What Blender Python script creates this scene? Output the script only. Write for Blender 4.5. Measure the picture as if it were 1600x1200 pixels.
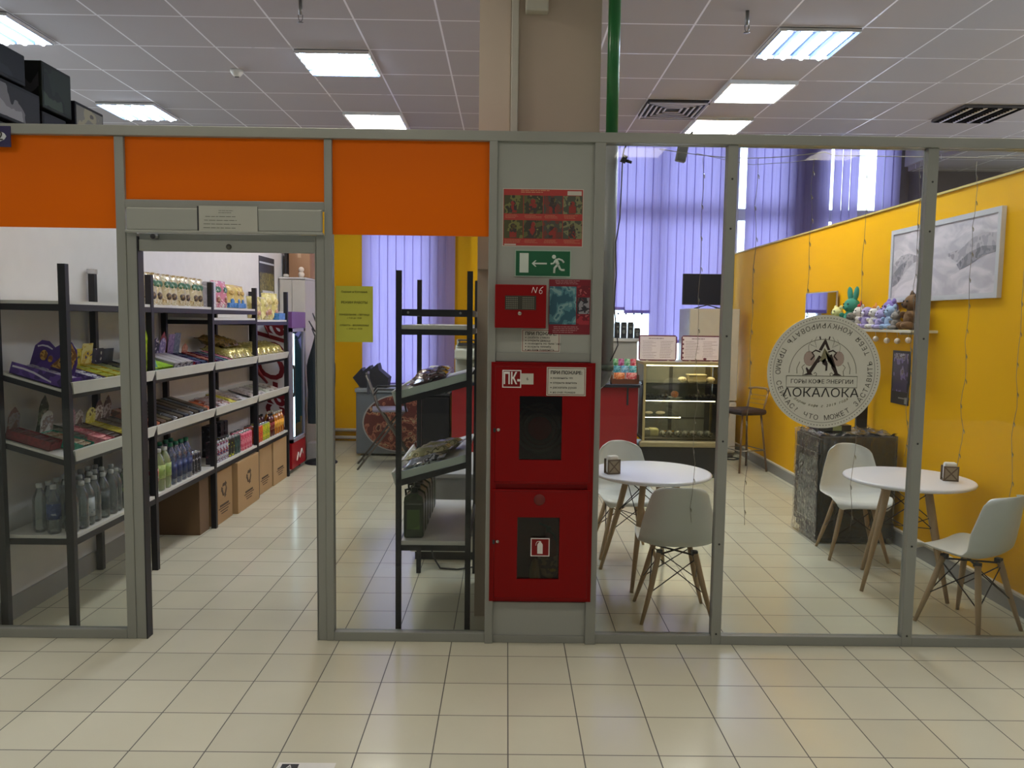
import bpy, bmesh, math, random
from mathutils import Matrix, Vector
random.seed(7)
PI = math.pi
for o in list(bpy.data.objects):
    bpy.data.objects.remove(o, do_unlink=True)
C = bpy.context.scene.collection
sc = bpy.context.scene

# ------------------------------------------------------------------ camera
FPX, CAM_H, YAW, PITCH, ROLL = 1209.57, 1.717, 0.0073265, 0.0819484, 0.0133458
fw = Vector((math.sin(YAW)*math.cos(PITCH), math.cos(YAW)*math.cos(PITCH), -math.sin(PITCH)))
rt = Vector((math.cos(YAW), -math.sin(YAW), 0))
up = rt.cross(fw)
rt, up = rt*math.cos(ROLL)+up*math.sin(ROLL), up*math.cos(ROLL)-rt*math.sin(ROLL)
cd = bpy.data.cameras.new('camera')
cam = bpy.data.objects.new('camera', cd)
C.objects.link(cam)
M = Matrix((rt, up, -fw)).transposed().to_4x4()
M.translation = (0, 0, CAM_H)
cam.matrix_world = M
cd.sensor_width = 36
cd.lens = FPX/1600*36
cd.clip_start = 0.05
sc.camera = cam

# ------------------------------------------------------------------ world and exposure
w = bpy.data.worlds.new('world')
sc.world = w
w.use_nodes = True
# surroundings: bright overcast sky on the window side (+Y), dim ambient fill in place of the mall on the other sides
bg = w.node_tree.nodes['Background']
_n = w.node_tree.nodes; _l = w.node_tree.links
_tc = _n.new('ShaderNodeTexCoord'); _sp = _n.new('ShaderNodeSeparateXYZ'); _l.new(_tc.outputs['Generated'], _sp.inputs[0])
_mr = _n.new('ShaderNodeMapRange'); _mr.inputs['From Min'].default_value = .0; _mr.inputs['From Max'].default_value = .25
_l.new(_sp.outputs[1], _mr.inputs['Value'])
_cr = _n.new('ShaderNodeValToRGB')
_cr.color_ramp.elements[0].color = (.06, .06, .06, 1); _cr.color_ramp.elements[1].color = (3.0, 3.3, 3.7, 1)
_l.new(_mr.outputs[0], _cr.inputs[0]); _l.new(_cr.outputs[0], bg.inputs['Color'])
bg.inputs['Strength'].default_value = 1.0
sc.view_settings.view_transform = 'Standard'
sc.view_settings.look = 'None'
sc.view_settings.gamma = 1
sc.view_settings.use_curve_mapping = False
sc.view_settings.exposure = 0.95
L_PANEL, L_TUBE, L_FRONT_FILL = 20.0, 44.0, 5.8     # radiance of warm panels, tubes, added corridor fill panels

# ------------------------------------------------------------------ materials
def lin(c):
    if isinstance(c, str):
        c = [int(c[i:i+2], 16)/255 for i in (0, 2, 4)]
    return tuple(x/12.92 if x <= .04045 else ((x+.055)/1.055)**2.4 for x in c) + (1,)
MC = {}
def mat(col, rough=.5, metal=0, var=.06, vs=12, bump=0, bs=60, key=None, coat=0, spec=.5):
    k = (col, rough, metal, var, vs, bump, bs, coat, spec)
    if k in MC: return MC[k]
    m = bpy.data.materials.new('mat_'+col)
    m.use_nodes = True
    nt = m.node_tree; n = nt.nodes; l = nt.links
    p = n['Principled BSDF']
    p.inputs['Roughness'].default_value = rough
    p.inputs['Metallic'].default_value = metal
    p.inputs['Coat Weight'].default_value = coat
    p.inputs['Specular IOR Level'].default_value = spec
    tc = n.new('ShaderNodeTexCoord'); nz = n.new('ShaderNodeTexNoise')
    nz.inputs['Scale'].default_value = vs; nz.inputs['Detail'].default_value = 3
    l.new(tc.outputs['Object'], nz.inputs['Vector'])
    mr = n.new('ShaderNodeMapRange')
    mr.inputs['To Min'].default_value = 1-var; mr.inputs['To Max'].default_value = 1+var
    l.new(nz.outputs['Fac'], mr.inputs['Value'])
    hs = n.new('ShaderNodeHueSaturation'); hs.inputs['Color'].default_value = lin(col)
    l.new(mr.outputs['Result'], hs.inputs['Value'])
    l.new(hs.outputs['Color'], p.inputs['Base Color'])
    if bump:
        n2 = n.new('ShaderNodeTexNoise'); n2.inputs['Scale'].default_value = bs
        l.new(tc.outputs['Object'], n2.inputs['Vector'])
        b = n.new('ShaderNodeBump'); b.inputs['Strength'].default_value = bump; b.inputs['Distance'].default_value = .01
        l.new(n2.outputs['Fac'], b.inputs['Height']); l.new(b.outputs['Normal'], p.inputs['Normal'])
    MC[k] = m
    return m
def pmat(cols, scale=30, rough=.35, stretch=(1, 1, 1), metal=0, bump=.0):
    """printed packaging: patches of several inks"""
    k = ('p', tuple(cols), scale, rough, stretch, metal)
    if k in MC: return MC[k]
    m = bpy.data.materials.new('print_'+cols[0]); m.use_nodes = True
    nt = m.node_tree; n = nt.nodes; l = nt.links; p = n['Principled BSDF']
    p.inputs['Roughness'].default_value = rough; p.inputs['Metallic'].default_value = metal
    tc = n.new('ShaderNodeTexCoord'); mp = n.new('ShaderNodeMapping'); mp.inputs['Scale'].default_value = stretch
    nz = n.new('ShaderNodeTexNoise'); nz.inputs['Scale'].default_value = scale; nz.inputs['Detail'].default_value = 2
    l.new(tc.outputs['Object'], mp.inputs['Vector']); l.new(mp.outputs['Vector'], nz.inputs['Vector'])
    cr = n.new('ShaderNodeValToRGB'); e = cr.color_ramp; e.interpolation = 'CONSTANT'
    k2 = len(cols)
    e.elements[0].color = lin(cols[0]); e.elements[0].position = 0
    e.elements[1].color = lin(cols[-1]); e.elements[1].position = .62
    for i in range(1, k2-1):
        x = e.elements.new(.5+.12*(i-1)/max(1, k2-2)); x.color = lin(cols[i])
    l.new(nz.outputs['Fac'], cr.inputs['Fac']); l.new(cr.outputs['Color'], p.inputs['Base Color'])
    if bump:
        b = n.new('ShaderNodeBump'); b.inputs['Strength'].default_value = bump; b.inputs['Distance'].default_value = .01
        l.new(nz.outputs['Fac'], b.inputs['Height']); l.new(b.outputs['Normal'], p.inputs['Normal'])
    MC[k] = m
    return m
def emis(col, s):
    k = ('e', col, s)
    if k in MC: return MC[k]
    m = bpy.data.materials.new('glow_'+col); m.use_nodes = True
    p = m.node_tree.nodes['Principled BSDF']
    p.inputs['Base Color'].default_value = lin(col)
    p.inputs['Emission Color'].default_value = lin(col); p.inputs['Emission Strength'].default_value = s
    MC[k] = m
    return m
def clear(tint='FFFFFF', gloss=.06, rough=.02, body=0, bump=0, fres=1.45):
    """thin clear sheet: see-through with a fresnel reflection, and a little body colour"""
    k = ('g', tint, gloss, rough, body, bump)
    if k in MC: return MC[k]
    m = bpy.data.materials.new('clear_'+tint); m.use_nodes = True
    nt = m.node_tree; n = nt.nodes; l = nt.links
    n.remove(n['Principled BSDF'])
    out = [x for x in n if x.type == 'OUTPUT_MATERIAL'][0]
    tr = n.new('ShaderNodeBsdfTransparent'); tr.inputs['Color'].default_value = lin(tint)
    gl = n.new('ShaderNodeBsdfGlossy'); gl.inputs['Roughness'].default_value = rough
    fr = n.new('ShaderNodeFresnel'); fr.inputs['IOR'].default_value = fres
    sc_ = n.new('ShaderNodeMath'); sc_.operation = 'MULTIPLY'; sc_.inputs[1].default_value = gloss/.04
    l.new(fr.outputs['Fac'], sc_.inputs[0])
    mx = n.new('ShaderNodeMixShader'); cl = n.new('ShaderNodeClamp')
    l.new(sc_.outputs[0], cl.inputs['Value'])
    l.new(cl.outputs[0], mx.inputs['Fac']); l.new(gl.outputs[0], mx.inputs[2])
    if body:
        df = n.new('ShaderNodeBsdfDiffuse'); df.inputs['Color'].default_value = lin(tint)
        m2 = n.new('ShaderNodeMixShader'); m2.inputs['Fac'].default_value = body
        l.new(tr.outputs[0], m2.inputs[1]); l.new(df.outputs[0], m2.inputs[2]); l.new(m2.outputs[0], mx.inputs[1])
    else:
        l.new(tr.outputs[0], mx.inputs[1])
    if bump:
        tc = n.new('ShaderNodeTexCoord'); nz = n.new('ShaderNodeTexNoise'); nz.inputs['Scale'].default_value = 9
        nz.inputs['Detail'].default_value = 6; nz.inputs['Distortion'].default_value = 2
        l.new(tc.outputs['Object'], nz.inputs['Vector'])
        b = n.new('ShaderNodeBump'); b.inputs['Strength'].default_value = bump; b.inputs['Distance'].default_value = .05
        l.new(nz.outputs['Fac'], b.inputs['Height'])
        l.new(b.outputs['Normal'], gl.inputs['Normal']); l.new(b.outputs['Normal'], fr.inputs['Normal'])
    l.new(mx.outputs[0], out.inputs['Surface'])
    MC[k] = m
    return m
def fabric(col, trans=.5):
    k = ('f', col, trans)
    if k in MC: return MC[k]
    m = bpy.data.materials.new('fabric_'+col); m.use_nodes = True
    nt = m.node_tree; n = nt.nodes; l = nt.links
    n.remove(n['Principled BSDF']); out = [x for x in n if x.type == 'OUTPUT_MATERIAL'][0]
    tc = n.new('ShaderNodeTexCoord'); nz = n.new('ShaderNodeTexNoise'); nz.inputs['Scale'].default_value = 3
    mp = n.new('ShaderNodeMapping'); mp.inputs['Scale'].default_value = (20, 20, .6)
    l.new(tc.outputs['Object'], mp.inputs['Vector']); l.new(mp.outputs['Vector'], nz.inputs['Vector'])
    mr = n.new('ShaderNodeMapRange'); mr.inputs['To Min'].default_value = .88; mr.inputs['To Max'].default_value = 1.1
    l.new(nz.outputs['Fac'], mr.inputs['Value'])
    hs = n.new('ShaderNodeHueSaturation'); hs.inputs['Color'].default_value = lin(col); l.new(mr.outputs[0], hs.inputs['Value'])
    d = n.new('ShaderNodeBsdfDiffuse'); t = n.new('ShaderNodeBsdfTranslucent'); mx = n.new('ShaderNodeMixShader')
    mx.inputs['Fac'].default_value = trans
    l.new(hs.outputs[0], d.inputs['Color']); l.new(hs.outputs[0], t.inputs['Color'])
    l.new(d.outputs[0], mx.inputs[1]); l.new(t.outputs[0], mx.inputs[2]); l.new(mx.outputs[0], out.inputs['Surface'])
    MC[k] = m
    return m
def grid_mat(name, base, line, x0, px, y0, py, wd, rough, lrough, var, metal=0, bevel=0):
    m = bpy.data.materials.new(name); m.use_nodes = True
    nt = m.node_tree; n = nt.nodes; l = nt.links; p = n['Principled BSDF']
    g = n.new('ShaderNodeNewGeometry'); sp = n.new('ShaderNodeSeparateXYZ'); l.new(g.outputs['Position'], sp.inputs[0])
    def ma(op, a, b=None):
        x = n.new('ShaderNodeMath'); x.operation = op
        for i, v in enumerate((a, b)):
            if v is None: continue
            if isinstance(v, (int, float)): x.inputs[i].default_value = v
            else: l.new(v, x.inputs[i])
        return x.outputs[0]
    def axis(o, o0, pp):
        f = ma('DIVIDE', ma('SUBTRACT', o, o0), pp)
        fr = ma('FRACT', f); d = ma('ABSOLUTE', ma('SUBTRACT', fr, .5))
        return ma('GREATER_THAN', d, .5-wd/pp/2), ma('FLOOR', f)
    ax, ix = axis(sp.outputs[0], x0, px); ay, iy = axis(sp.outputs[1], y0, py)
    ln = ma('MAXIMUM', ax, ay)
    cb = n.new('ShaderNodeCombineXYZ'); l.new(ix, cb.inputs[0]); l.new(iy, cb.inputs[1])
    wn = n.new('ShaderNodeTexWhiteNoise'); l.new(cb.outputs[0], wn.inputs['Vector'])
    nz = n.new('ShaderNodeTexNoise'); nz.inputs['Scale'].default_value = 2.5; nz.inputs['Detail'].default_value = 5
    l.new(g.outputs['Position'], nz.inputs['Vector'])
    v = ma('ADD', ma('MULTIPLY', wn.outputs['Value'], var), ma('MULTIPLY', nz.outputs['Fac'], var*1.5))
    v = ma('ADD', v, 1-var*1.25)
    hs = n.new('ShaderNodeHueSaturation'); hs.inputs['Color'].default_value = lin(base); l.new(v, hs.inputs['Value'])
    mx = n.new('ShaderNodeMix'); mx.data_type = 'RGBA'
    l.new(ln, mx.inputs['Factor']); l.new(hs.outputs[0], mx.inputs['A']); mx.inputs['B'].default_value = lin(line)
    l.new(mx.outputs['Result'], p.inputs['Base Color'])
    r = n.new('ShaderNodeMapRange'); l.new(ln, r.inputs['Value'])
    r.inputs['To Min'].default_value = rough; r.inputs['To Max'].default_value = lrough
    n3 = ma('MULTIPLY', nz.outputs['Fac'], rough*.6)
    l.new(ma('ADD', r.outputs[0], ma('SUBTRACT', n3, rough*.3)), p.inputs['Roughness'])
    b = n.new('ShaderNodeBump'); b.inputs['Strength'].default_value = .5; b.inputs['Distance'].default_value = .002*(bevel or 1)
    l.new(ln, b.inputs['Height']); b.invert = bevel >= 0
    l.new(b.outputs[0], p.inputs['Normal'])
    return m

# ------------------------------------------------------------------ mesh helpers
class MB:
    def __init__(s, T=None):
        s.bm = bmesh.new(); s.T = T or Matrix.Identity(4); s.mi = 0; s.sm = False
    def m(s, i): s.mi = i; return s
    def _add(s, vs, fs, T=None, sm=None):
        T = s.T @ T if T is not None else s.T
        bv = [s.bm.verts.new(T @ Vector(v)) for v in vs]
        for f in fs:
            try:
                q = s.bm.faces.new([bv[i] for i in f]); q.material_index = s.mi
                q.smooth = s.sm if sm is None else sm
            except ValueError: pass
        return s
    def box(s, x0, x1, y0, y1, z0, z1, T=None, bev=0):
        if bev:
            b = bmesh.new()
            bmesh.ops.create_cube(b, size=1)
            for v in b.verts:
                v.co = Vector((x0+(v.co.x+.5)*(x1-x0), y0+(v.co.y+.5)*(y1-y0), z0+(v.co.z+.5)*(z1-z0)))
            bmesh.ops.bevel(b, geom=list(b.edges), offset=bev, segments=2, profile=.5, affect='EDGES')
            b.verts.index_update()
            s._add([v.co.copy() for v in b.verts], [[v.index for v in f.verts] for f in b.faces], T, False)
            b.free(); return s
        vs = [(x, y, z) for x in (x0, x1) for y in (y0, y1) for z in (z0, z1)]
        return s._add(vs, [(0, 1, 3, 2), (4, 6, 7, 5), (0, 4, 5, 1), (2, 3, 7, 6), (0, 2, 6, 4), (1, 5, 7, 3)], T, False)
    def tube(s, pts, r, n=8, T=None, caps=True):
        pts = [Vector(p) for p in pts]; k = len(pts)
        rs = r if isinstance(r, (list, tuple)) else [r]*k
        vs = []; ref = None
        for i, p in enumerate(pts):
            d = (pts[min(i+1, k-1)]-pts[max(i-1, 0)]).normalized()
            if ref is None:
                ref = d.orthogonal().normalized()
            ref = (ref-d*ref.dot(d))
            ref = ref.normalized() if ref.length > 1e-6 else d.orthogonal().normalized()
            b = d.cross(ref)
            for j in range(n):
                a = 2*PI*j/n
                vs.append(p+(ref*math.cos(a)+b*math.sin(a))*rs[i])
        fs = [(i*n+j, i*n+(j+1) % n, (i+1)*n+(j+1) % n, (i+1)*n+j) for i in range(k-1) for j in range(n)]
        if caps: fs += [tuple(range(n))[::-1], tuple((k-1)*n+j for j in range(n))]
        return s._add(vs, fs, T, True)
    def lathe(s, prof, n=16, T=None, sm=True):
        vs = []; fs = []
        for r, z in prof:
            for j in range(n):
                a = 2*PI*j/n; vs.append((r*math.cos(a), r*math.sin(a), z))
        k = len(prof)
        fs = [(i*n+j, i*n+(j+1) % n, (i+1)*n+(j+1) % n, (i+1)*n+j) for i in range(k-1) for j in range(n)]
        fs += [tuple(range(n))[::-1], tuple((k-1)*n+j for j in range(n))]
        return s._add(vs, fs, T, sm)
    def ell(s, c, r, n=12, m=8, T=None, rot=None):
        if isinstance(r, (int, float)): r = (r, r, r)
        L = Matrix.Translation(c) @ (rot or Matrix.Identity(4))
        vs = [(0, 0, -r[2])]
        for i in range(1, m):
            t = PI*i/m-PI/2
            for j in range(n):
                a = 2*PI*j/n; vs.append((r[0]*math.cos(t)*math.cos(a), r[1]*math.cos(t)*math.sin(a), r[2]*math.sin(t)))
        vs.append((0, 0, r[2])); e = len(vs)-1
        fs = [(0, 1+(j+1) % n, 1+j) for j in range(n)]
        for i in range(m-2):
            fs += [(1+i*n+j, 1+i*n+(j+1) % n, 1+(i+1)*n+(j+1) % n, 1+(i+1)*n+j) for j in range(n)]
        fs += [(1+(m-2)*n+j, 1+(m-2)*n+(j+1) % n, e) for j in range(n)]
        return s._add([L @ Vector(v) for v in vs], fs, T, True)
    def prism(s, poly, d, T=None):
        """poly in local XY, extruded along local Z by d"""
        n = len(poly)
        vs = [(x, y, 0) for x, y in poly]+[(x, y, d) for x, y in poly]
        fs = [tuple(range(n))[::-1], tuple(range(n, 2*n))]+[(i, (i+1) % n, n+(i+1) % n, n+i) for i in range(n)]
        return s._add(vs, fs, T, False)
    def sheet(s, f, nu, nv, T=None, closed=False):
        vs = [f(i/nu, j/nv) for j in range(nv+1) for i in range(nu+1)]
        fs = [(j*(nu+1)+i, j*(nu+1)+i+1, (j+1)*(nu+1)+i+1, (j+1)*(nu+1)+i) for j in range(nv) for i in range(nu)]
        return s._add(vs, fs, T, True)
    def text(s, t, size, T=None, depth=.0012, align='CENTER', bold=0, shear=0, sx=1):
        cu = bpy.data.curves.new('t', 'FONT'); cu.body = t; cu.size = size; cu.align_x = align; cu.align_y = 'CENTER'
        cu.extrude = depth/2; cu.resolution_u = 3; cu.offset = bold; cu.shear = shear
        ob = bpy.data.objects.new('t', cu); C.objects.link(ob)
        dg = bpy.context.evaluated_depsgraph_get(); me = bpy.data.meshes.new_from_object(ob.evaluated_get(dg))
        vs = [Vector((v.co.x*sx, v.co.y, v.co.z+depth/2)) for v in me.vertices]
        fs = [list(p.vertices) for p in me.polygons]
        bpy.data.objects.remove(ob); bpy.data.curves.remove(cu); bpy.data.meshes.remove(me)
        return s._add(vs, fs, T, False)
FACE = Matrix.Rotation(PI/2, 4, 'X')       # sheet in XY turned to stand up facing -Y
FACEX = Matrix.Rotation(PI/2, 4, 'Z') @ FACE   # facing +X
FACENX = Matrix.Rotation(-PI/2, 4, 'Z') @ FACE   # facing -X
def TR(x, y, z): return Matrix.Translation((x, y, z))
def RZ(a): return Matrix.Rotation(a, 4, 'Z')
def RY(a): return Matrix.Rotation(a, 4, 'Y')
def RX(a): return Matrix.Rotation(a, 4, 'X')

def mesh(name, mb, mats, parent=None, off=None):
    if not isinstance(mats, (list, tuple)): mats = [mats]
    bm = mb.bm
    if off is not None:
        bmesh.ops.translate(bm, verts=bm.verts, vec=-Vector(off))
    bmesh.ops.recalc_face_normals(bm, faces=bm.faces)
    me = bpy.data.meshes.new(name); bm.to_mesh(me); bm.free()
    for m in mats: me.materials.append(m)
    o = bpy.data.objects.new(name, me); C.objects.link(o)
    if parent is not None: o.parent = parent
    return o
def tag(o, label, cat, group=None):
    o['label'] = label; o['category'] = cat
    if group: o['group'] = group
    return o
def thing(name, label, cat, loc=(0, 0, 0), rotz=0, group=None, rot=None):
    o = bpy.data.objects.new(name, None); C.objects.link(o)
    o.empty_display_size = .05
    o.location = loc; o.rotation_euler = rot or (0, 0, rotz)
    return tag(o, label, cat, group)
def P(name, mb, mats, root):
    """part given in world coordinates under an unrotated root (or sub-part under such a part)"""
    off = Vector(root.location)
    if root.parent is not None: off = off+Vector(root.parent.location)
    return mesh(name, mb, mats, root, off)
def solo(name, mb, mats, label, cat, group=None):
    xs = [v.co for v in mb.bm.verts]
    o = Vector(((min(v.x for v in xs)+max(v.x for v in xs))/2, (min(v.y for v in xs)+max(v.y for v in xs))/2, min(v.z for v in xs)))
    ob = mesh(name, mb, mats, None, o); ob.location = o
    return tag(ob, label, cat, group)
def struct(name, mb, mats):
    o = mesh(name, mb, mats); o['kind'] = 'structure'; return o
def dup(root, loc=None, rot=None, label=None, group=None, scale=None):
    r = root.copy(); C.objects.link(r)
    if loc is not None: r.location = loc
    if rot is not None: r.rotation_euler = rot
    if scale is not None: r.scale = scale
    if label: r['label'] = label
    if group: r['group'] = group
    def rec(src, dst):
        for ch in list(src.children):
            if ch.name.split('.')[0] == '': continue
            c = ch.copy(); C.objects.link(c); c.parent = dst; rec(ch, c)
    rec(root, r)
    return r
ORD = ['first', 'second', 'third', 'fourth', 'fifth', 'sixth', 'seventh', 'eighth', 'ninth', 'tenth', 'eleventh', 'twelfth']
def lines(mb, x0, x1, z0, z1, n, y, seed=0, hh=.35, T=None):
    """rows of print too small to read, as thin ink bars facing -Y"""
    rr = random.Random(seed); st = (z1-z0)/n
    for i in range(n):
        z = z1-(i+.5)*st; h = st*hh/2
        a = x0+(x1-x0)*rr.uniform(0, .06); b = x1-(x1-x0)*rr.uniform(0, .4)
        x = a
        while x < b:
            wl = (x1-x0)*rr.uniform(.05, .16); xe = min(b, x+wl)
            mb.box(x, xe, y-.0006, y, z-h, z+h, T); x = xe+(x1-x0)*.018
    return mb

# ================================================================== SETTING
M_floor = grid_mat('floor_tiles', 'CCC9B3', '54504A', -.875, .3, 3.842, .3, .005, .16, .6, .09)
M_ceil = grid_mat('ceiling_tiles', '9C9696', 'D2D0D4', 1.263, .585, 5.5, .595, .014, .8, .35, .05)
M_alu = mat('94968E', .42, .2, .05, 4)
M_white = mat('D6D3D2', .7)
M_yel = mat('E4AA00', .6, 0, .04, 1.5, spec=.12)
M_org = mat('E46A00', .4, 0, .04, 2, spec=.12)
M_greyp = mat('9FA299', .5, 0, .04, 3)
M_blk = mat('232326', .5)
M_base = mat('8A8782', .5, 0, .08, 5)

struct('floor', MB().box(-9, 9, -6, 11, -.1, 0), M_floor)
b = MB(); b.box(-9, 9, -6, 8.95, 3.76, 3.82); b.box(5.3, 8, 8.95, 10.45, 3.76, 3.82)
struct('ceiling', b, M_ceil)
struct('ceiling', MB().box(-8, 8, 8.9, 11, 4.5, 4.6), mat('B0ABAB', .8))
struct('trim_1', MB().box(-8, 5.3, 8.9, 8.95, 3.82, 4.5), mat('B0ABAB', .8))
struct('trim_2', MB().box(5.25, 5.3, 8.95, 10.45, 3.82, 4.5), mat('B0ABAB', .8))
struct('wall_left', MB().box(-2.85, -2.77, 4.085, 10.8, 0, 2.66), M_white)
b = MB(); b.box(3.1, 3.18, 4.085, 10.8, 0, 2.655)
struct('wall_right', b, M_yel)
struct('trim_3', MB().box(3.085, 3.195, 4.085, 10.795, 2.655, 2.67), mat('B9A35A', .4))
# window wall with its openings
def wall_open(x0, x1, op, z1, y0, y1, mb):
    x = x0
    for a, b_, s, t in op:
        mb.box(x, a, y0, y1, 0, z1); mb.box(a, b_, y0, y1, 0, s); mb.box(a, b_, y0, y1, t, z1); x = b_
    mb.box(x, x1, y0, y1, 0, z1); return mb
struct('wall_back', wall_open(-2.85, 3.1, [(-2.0, -1.0, .70, 4.3), (1.1, 3.04, .70, 4.3)], 4.5, 10.8, 11.0, MB()), M_yel)
struct('wall_back', wall_open(3.1, 5.5, [(3.12, 3.86, .7, 4.3), (4.25, 5.25, .7, 4.3)], 4.5, 10.8, 11.0, MB()), mat('8A8488', .8))
struct('wall_back', MB().box(5.5, 8, 10.4, 11, 0, 4.5), mat('6E666A', .85))
struct('wall_back', MB().box(-8, -2.85, 10.8, 11, 0, 4.5), M_white)
# skirting
b = MB(); b.box(-2.77, -2.755, 4.09, 10.79, 0, .13)
struct('baseboard_left', b, M_base)
b = MB(); b.box(3.075, 3.1, 4.09, 10.79, 0, .11)
struct('baseboard_right', b, M_base)
struct('trim_4', MB().box(3.07, 3.1, 4.09, 10.79, .11, .125), mat('C8C2B0', .5))
# windows: frame plus one pane each
def window(n, x0, x1, bars, trans):
    fm = mat('DCDEE2', .4); b = MB()
    for a, c in ((x0, x0+.06), (x1-.06, x1)): b.box(a, c, 10.86, 10.92, .70, 4.3)
    for a in bars: b.box(a-.05, a+.05, 10.86, 10.92, .76, 4.24)
    for z in (.70, 4.24): b.box(x0+.06, x1-.06, 10.862, 10.918, z, z+.06)
    b.box(x0+.061, x1-.061, 10.855, 10.925, trans-.08, trans+.08)
    o = bpy.data.objects.new('window_%d' % n, None); C.objects.link(o); o['kind'] = 'structure'; o.location = ((x0+x1)/2, 10.89, .70)
    P('window_frame', b, fm, o)
    P('window_pane', MB().box(x0+.05, x1-.05, 10.885, 10.89, .75, 4.25), clear('F0F6FA', .05), o)
    P('window_sill', MB().box(x0-.02, x1+.02, 10.74, 10.86, .67, .70), fm, o)
window(1, -2.0, -1.0, [], 3.0)
window(2, 1.1, 3.04, [2.05], 3.22)
window(3, 3.12, 3.86, [], 3.22)
window(4, 4.25, 5.25, [], 3.22)

# ------------------------------------------------------------------ shopfront partition
Y0, Y1 = 4.01, 4.06
root = bpy.data.objects.new('wall_front_partition', None); C.objects.link(root); root['kind'] = 'structure'; root.location = (0, 4.035, 0)
def fr(x0, x1, z0, z1, y0=Y0, y1=Y1, name='frame_bar', m=M_alu, bev=.003):
    return P(name, MB().box(x0, x1, y0, y1, z0, z1, bev=bev), m, root)
fr(-3.6, 3.18, 2.62, 2.67, 3.995, 4.075, 'top_rail')
for x0, x1 in ((-2.0, -1.952), (-.94, -.9), (1.112, 1.165), (2.135, 2.19), (3.1, 3.18)):
    fr(x0, x1, 0, 2.62, name='mullion')
fr(-.1, -.058, 0, 2.62, 3.995, 4.075, 'mullion'); fr(.435, .49, 0, 2.62, 3.995, 4.075, 'mullion')
for x0, x1 in ((-3.6, -2.0), (-.9, -.1), (.49, 1.112), (1.165, 2.135), (2.19, 3.1)):
    fr(x0, x1, 0, .05, name='bottom_rail')
fr(-.058, .435, 0, .04, name='bottom_rail'); fr(-.058, .435, 1.505, 1.55, name='cross_rail')
fr(-1.952, -.94, 2.262, 2.305, name='cross_rail')
# orange and grey infill
for x0, x1, z0, z1 in ((-3.6, -2.0, 2.16, 2.62), (-1.952, -.94, 2.305, 2.62), (-.9, -.1, 2.145, 2.62)):
    fr(x0, x1, z0, z1, 4.028, 4.036, 'orange_panel', M_org, 0)
fr(-.058, .435, 1.55, 2.62, 4.02, 4.045, 'grey_panel', M_greyp, 0)
fr(-.058, .435, .04, .22, 4.02, 4.045, 'grey_panel', M_greyp, 0)
fr(-.058, .435, .22, 1.505, 4.36, 4.37, 'grey_panel', M_greyp, 0)
# glass
for x0, x1, z0, z1 in ((-3.6, -2.0, .05, 2.16), (-.9, -.1, .05, 2.145), (.49, 1.112, .05, 2.62), (1.165, 2.135, .05, 2.62), (2.19, 3.1, .05, 2.62)):
    fr(x0, x1, z0, z1, 4.036, 4.042, 'glass_pane', clear('F4F6F4', .02), 0)
# bolts of the frames
b = MB()
for x in (1.138, 2.162):
    for z in (.06, .55, 1.1, 1.65, 2.2, 2.45): b.lathe([(.006, 0), (.005, .002)], 8, TR(x, 4.008, z) @ RX(PI/2))
P('bolt', b, mat('4A4A48', .3, .8), root)

# doorway
d = bpy.data.objects.new('door_1', None); C.objects.link(d); d['kind'] = 'structure'; d.location = (-1.446, 4.035, 0)
b = MB(); b.box(-1.952, -1.898, 4.015, 4.07, 0, 2.14, bev=.003); b.m(1).box(-1.8985, -1.893, 4.012, 4.073, 0, 2.12)
P('door_jamb', b, [M_alu, M_blk], d)
b = MB(); b.box(-.985, -.94, 4.015, 4.07, 0, 2.14, bev=.003); b.box(-.99, -.986, 4.012, 4.073, 0, 2.12)
P('door_jamb', b, M_alu, d)
b = MB(); b.box(-1.935, -.945, 3.985, 4.008, 2.15, 2.262, bev=.006); b.box(-1.94, -.942, 3.98, 4.008, 2.136, 2.1495, bev=.003)
P('shutter_housing', b, M_greyp, d)
b = MB(); b.box(-1.892, -.991, 4.02, 4.06, 2.048, 2.105, bev=.003); b.box(-1.892, -.991, 4.03, 4.05, 2.106, 2.138)
P('door_head', b, M_alu, d)
P('sensor', MB().lathe([(.014, 0), (.014, .006), (.010, .013), (.004, .016)], 16, TR(-1.43, 4.02, 2.073) @ RX(PI/2)), mat('5A5A52', .25, .6), d)
b = MB(); b.tube([(-1.80, 4.03, 2.122), (-1.80, 3.985, 2.118)], .011, 10); b.m(1); b.tube([(-1.80, 3.985, 2.118), (-1.80, 3.978, 2.117)], .0125, 10)
P('limit_switch', b, [mat('8C8C84', .4), M_blk], d)

# concrete column behind the partition
b = MB(); b.box(-.17, .497, 4.38, 4.98, 0, 3.76)
struct('wall_column', b, mat('B4A594', .75, 0, .06, 3, .06, 40))
tag(solo('cable_duct', MB().box(.004, .044, 4.35, 4.38, 2.0, 3.76, bev=.004), mat('B5B2A6', .5), 'x', 'x'),
    'narrow pale cable duct running down the face of the beige column', 'cable duct')
struct('trim_5', MB().box(-.17, .0, 4.372, 4.38, 2.0, 3.76), mat('BEB0A0', .7, 0, .06, 3))

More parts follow.
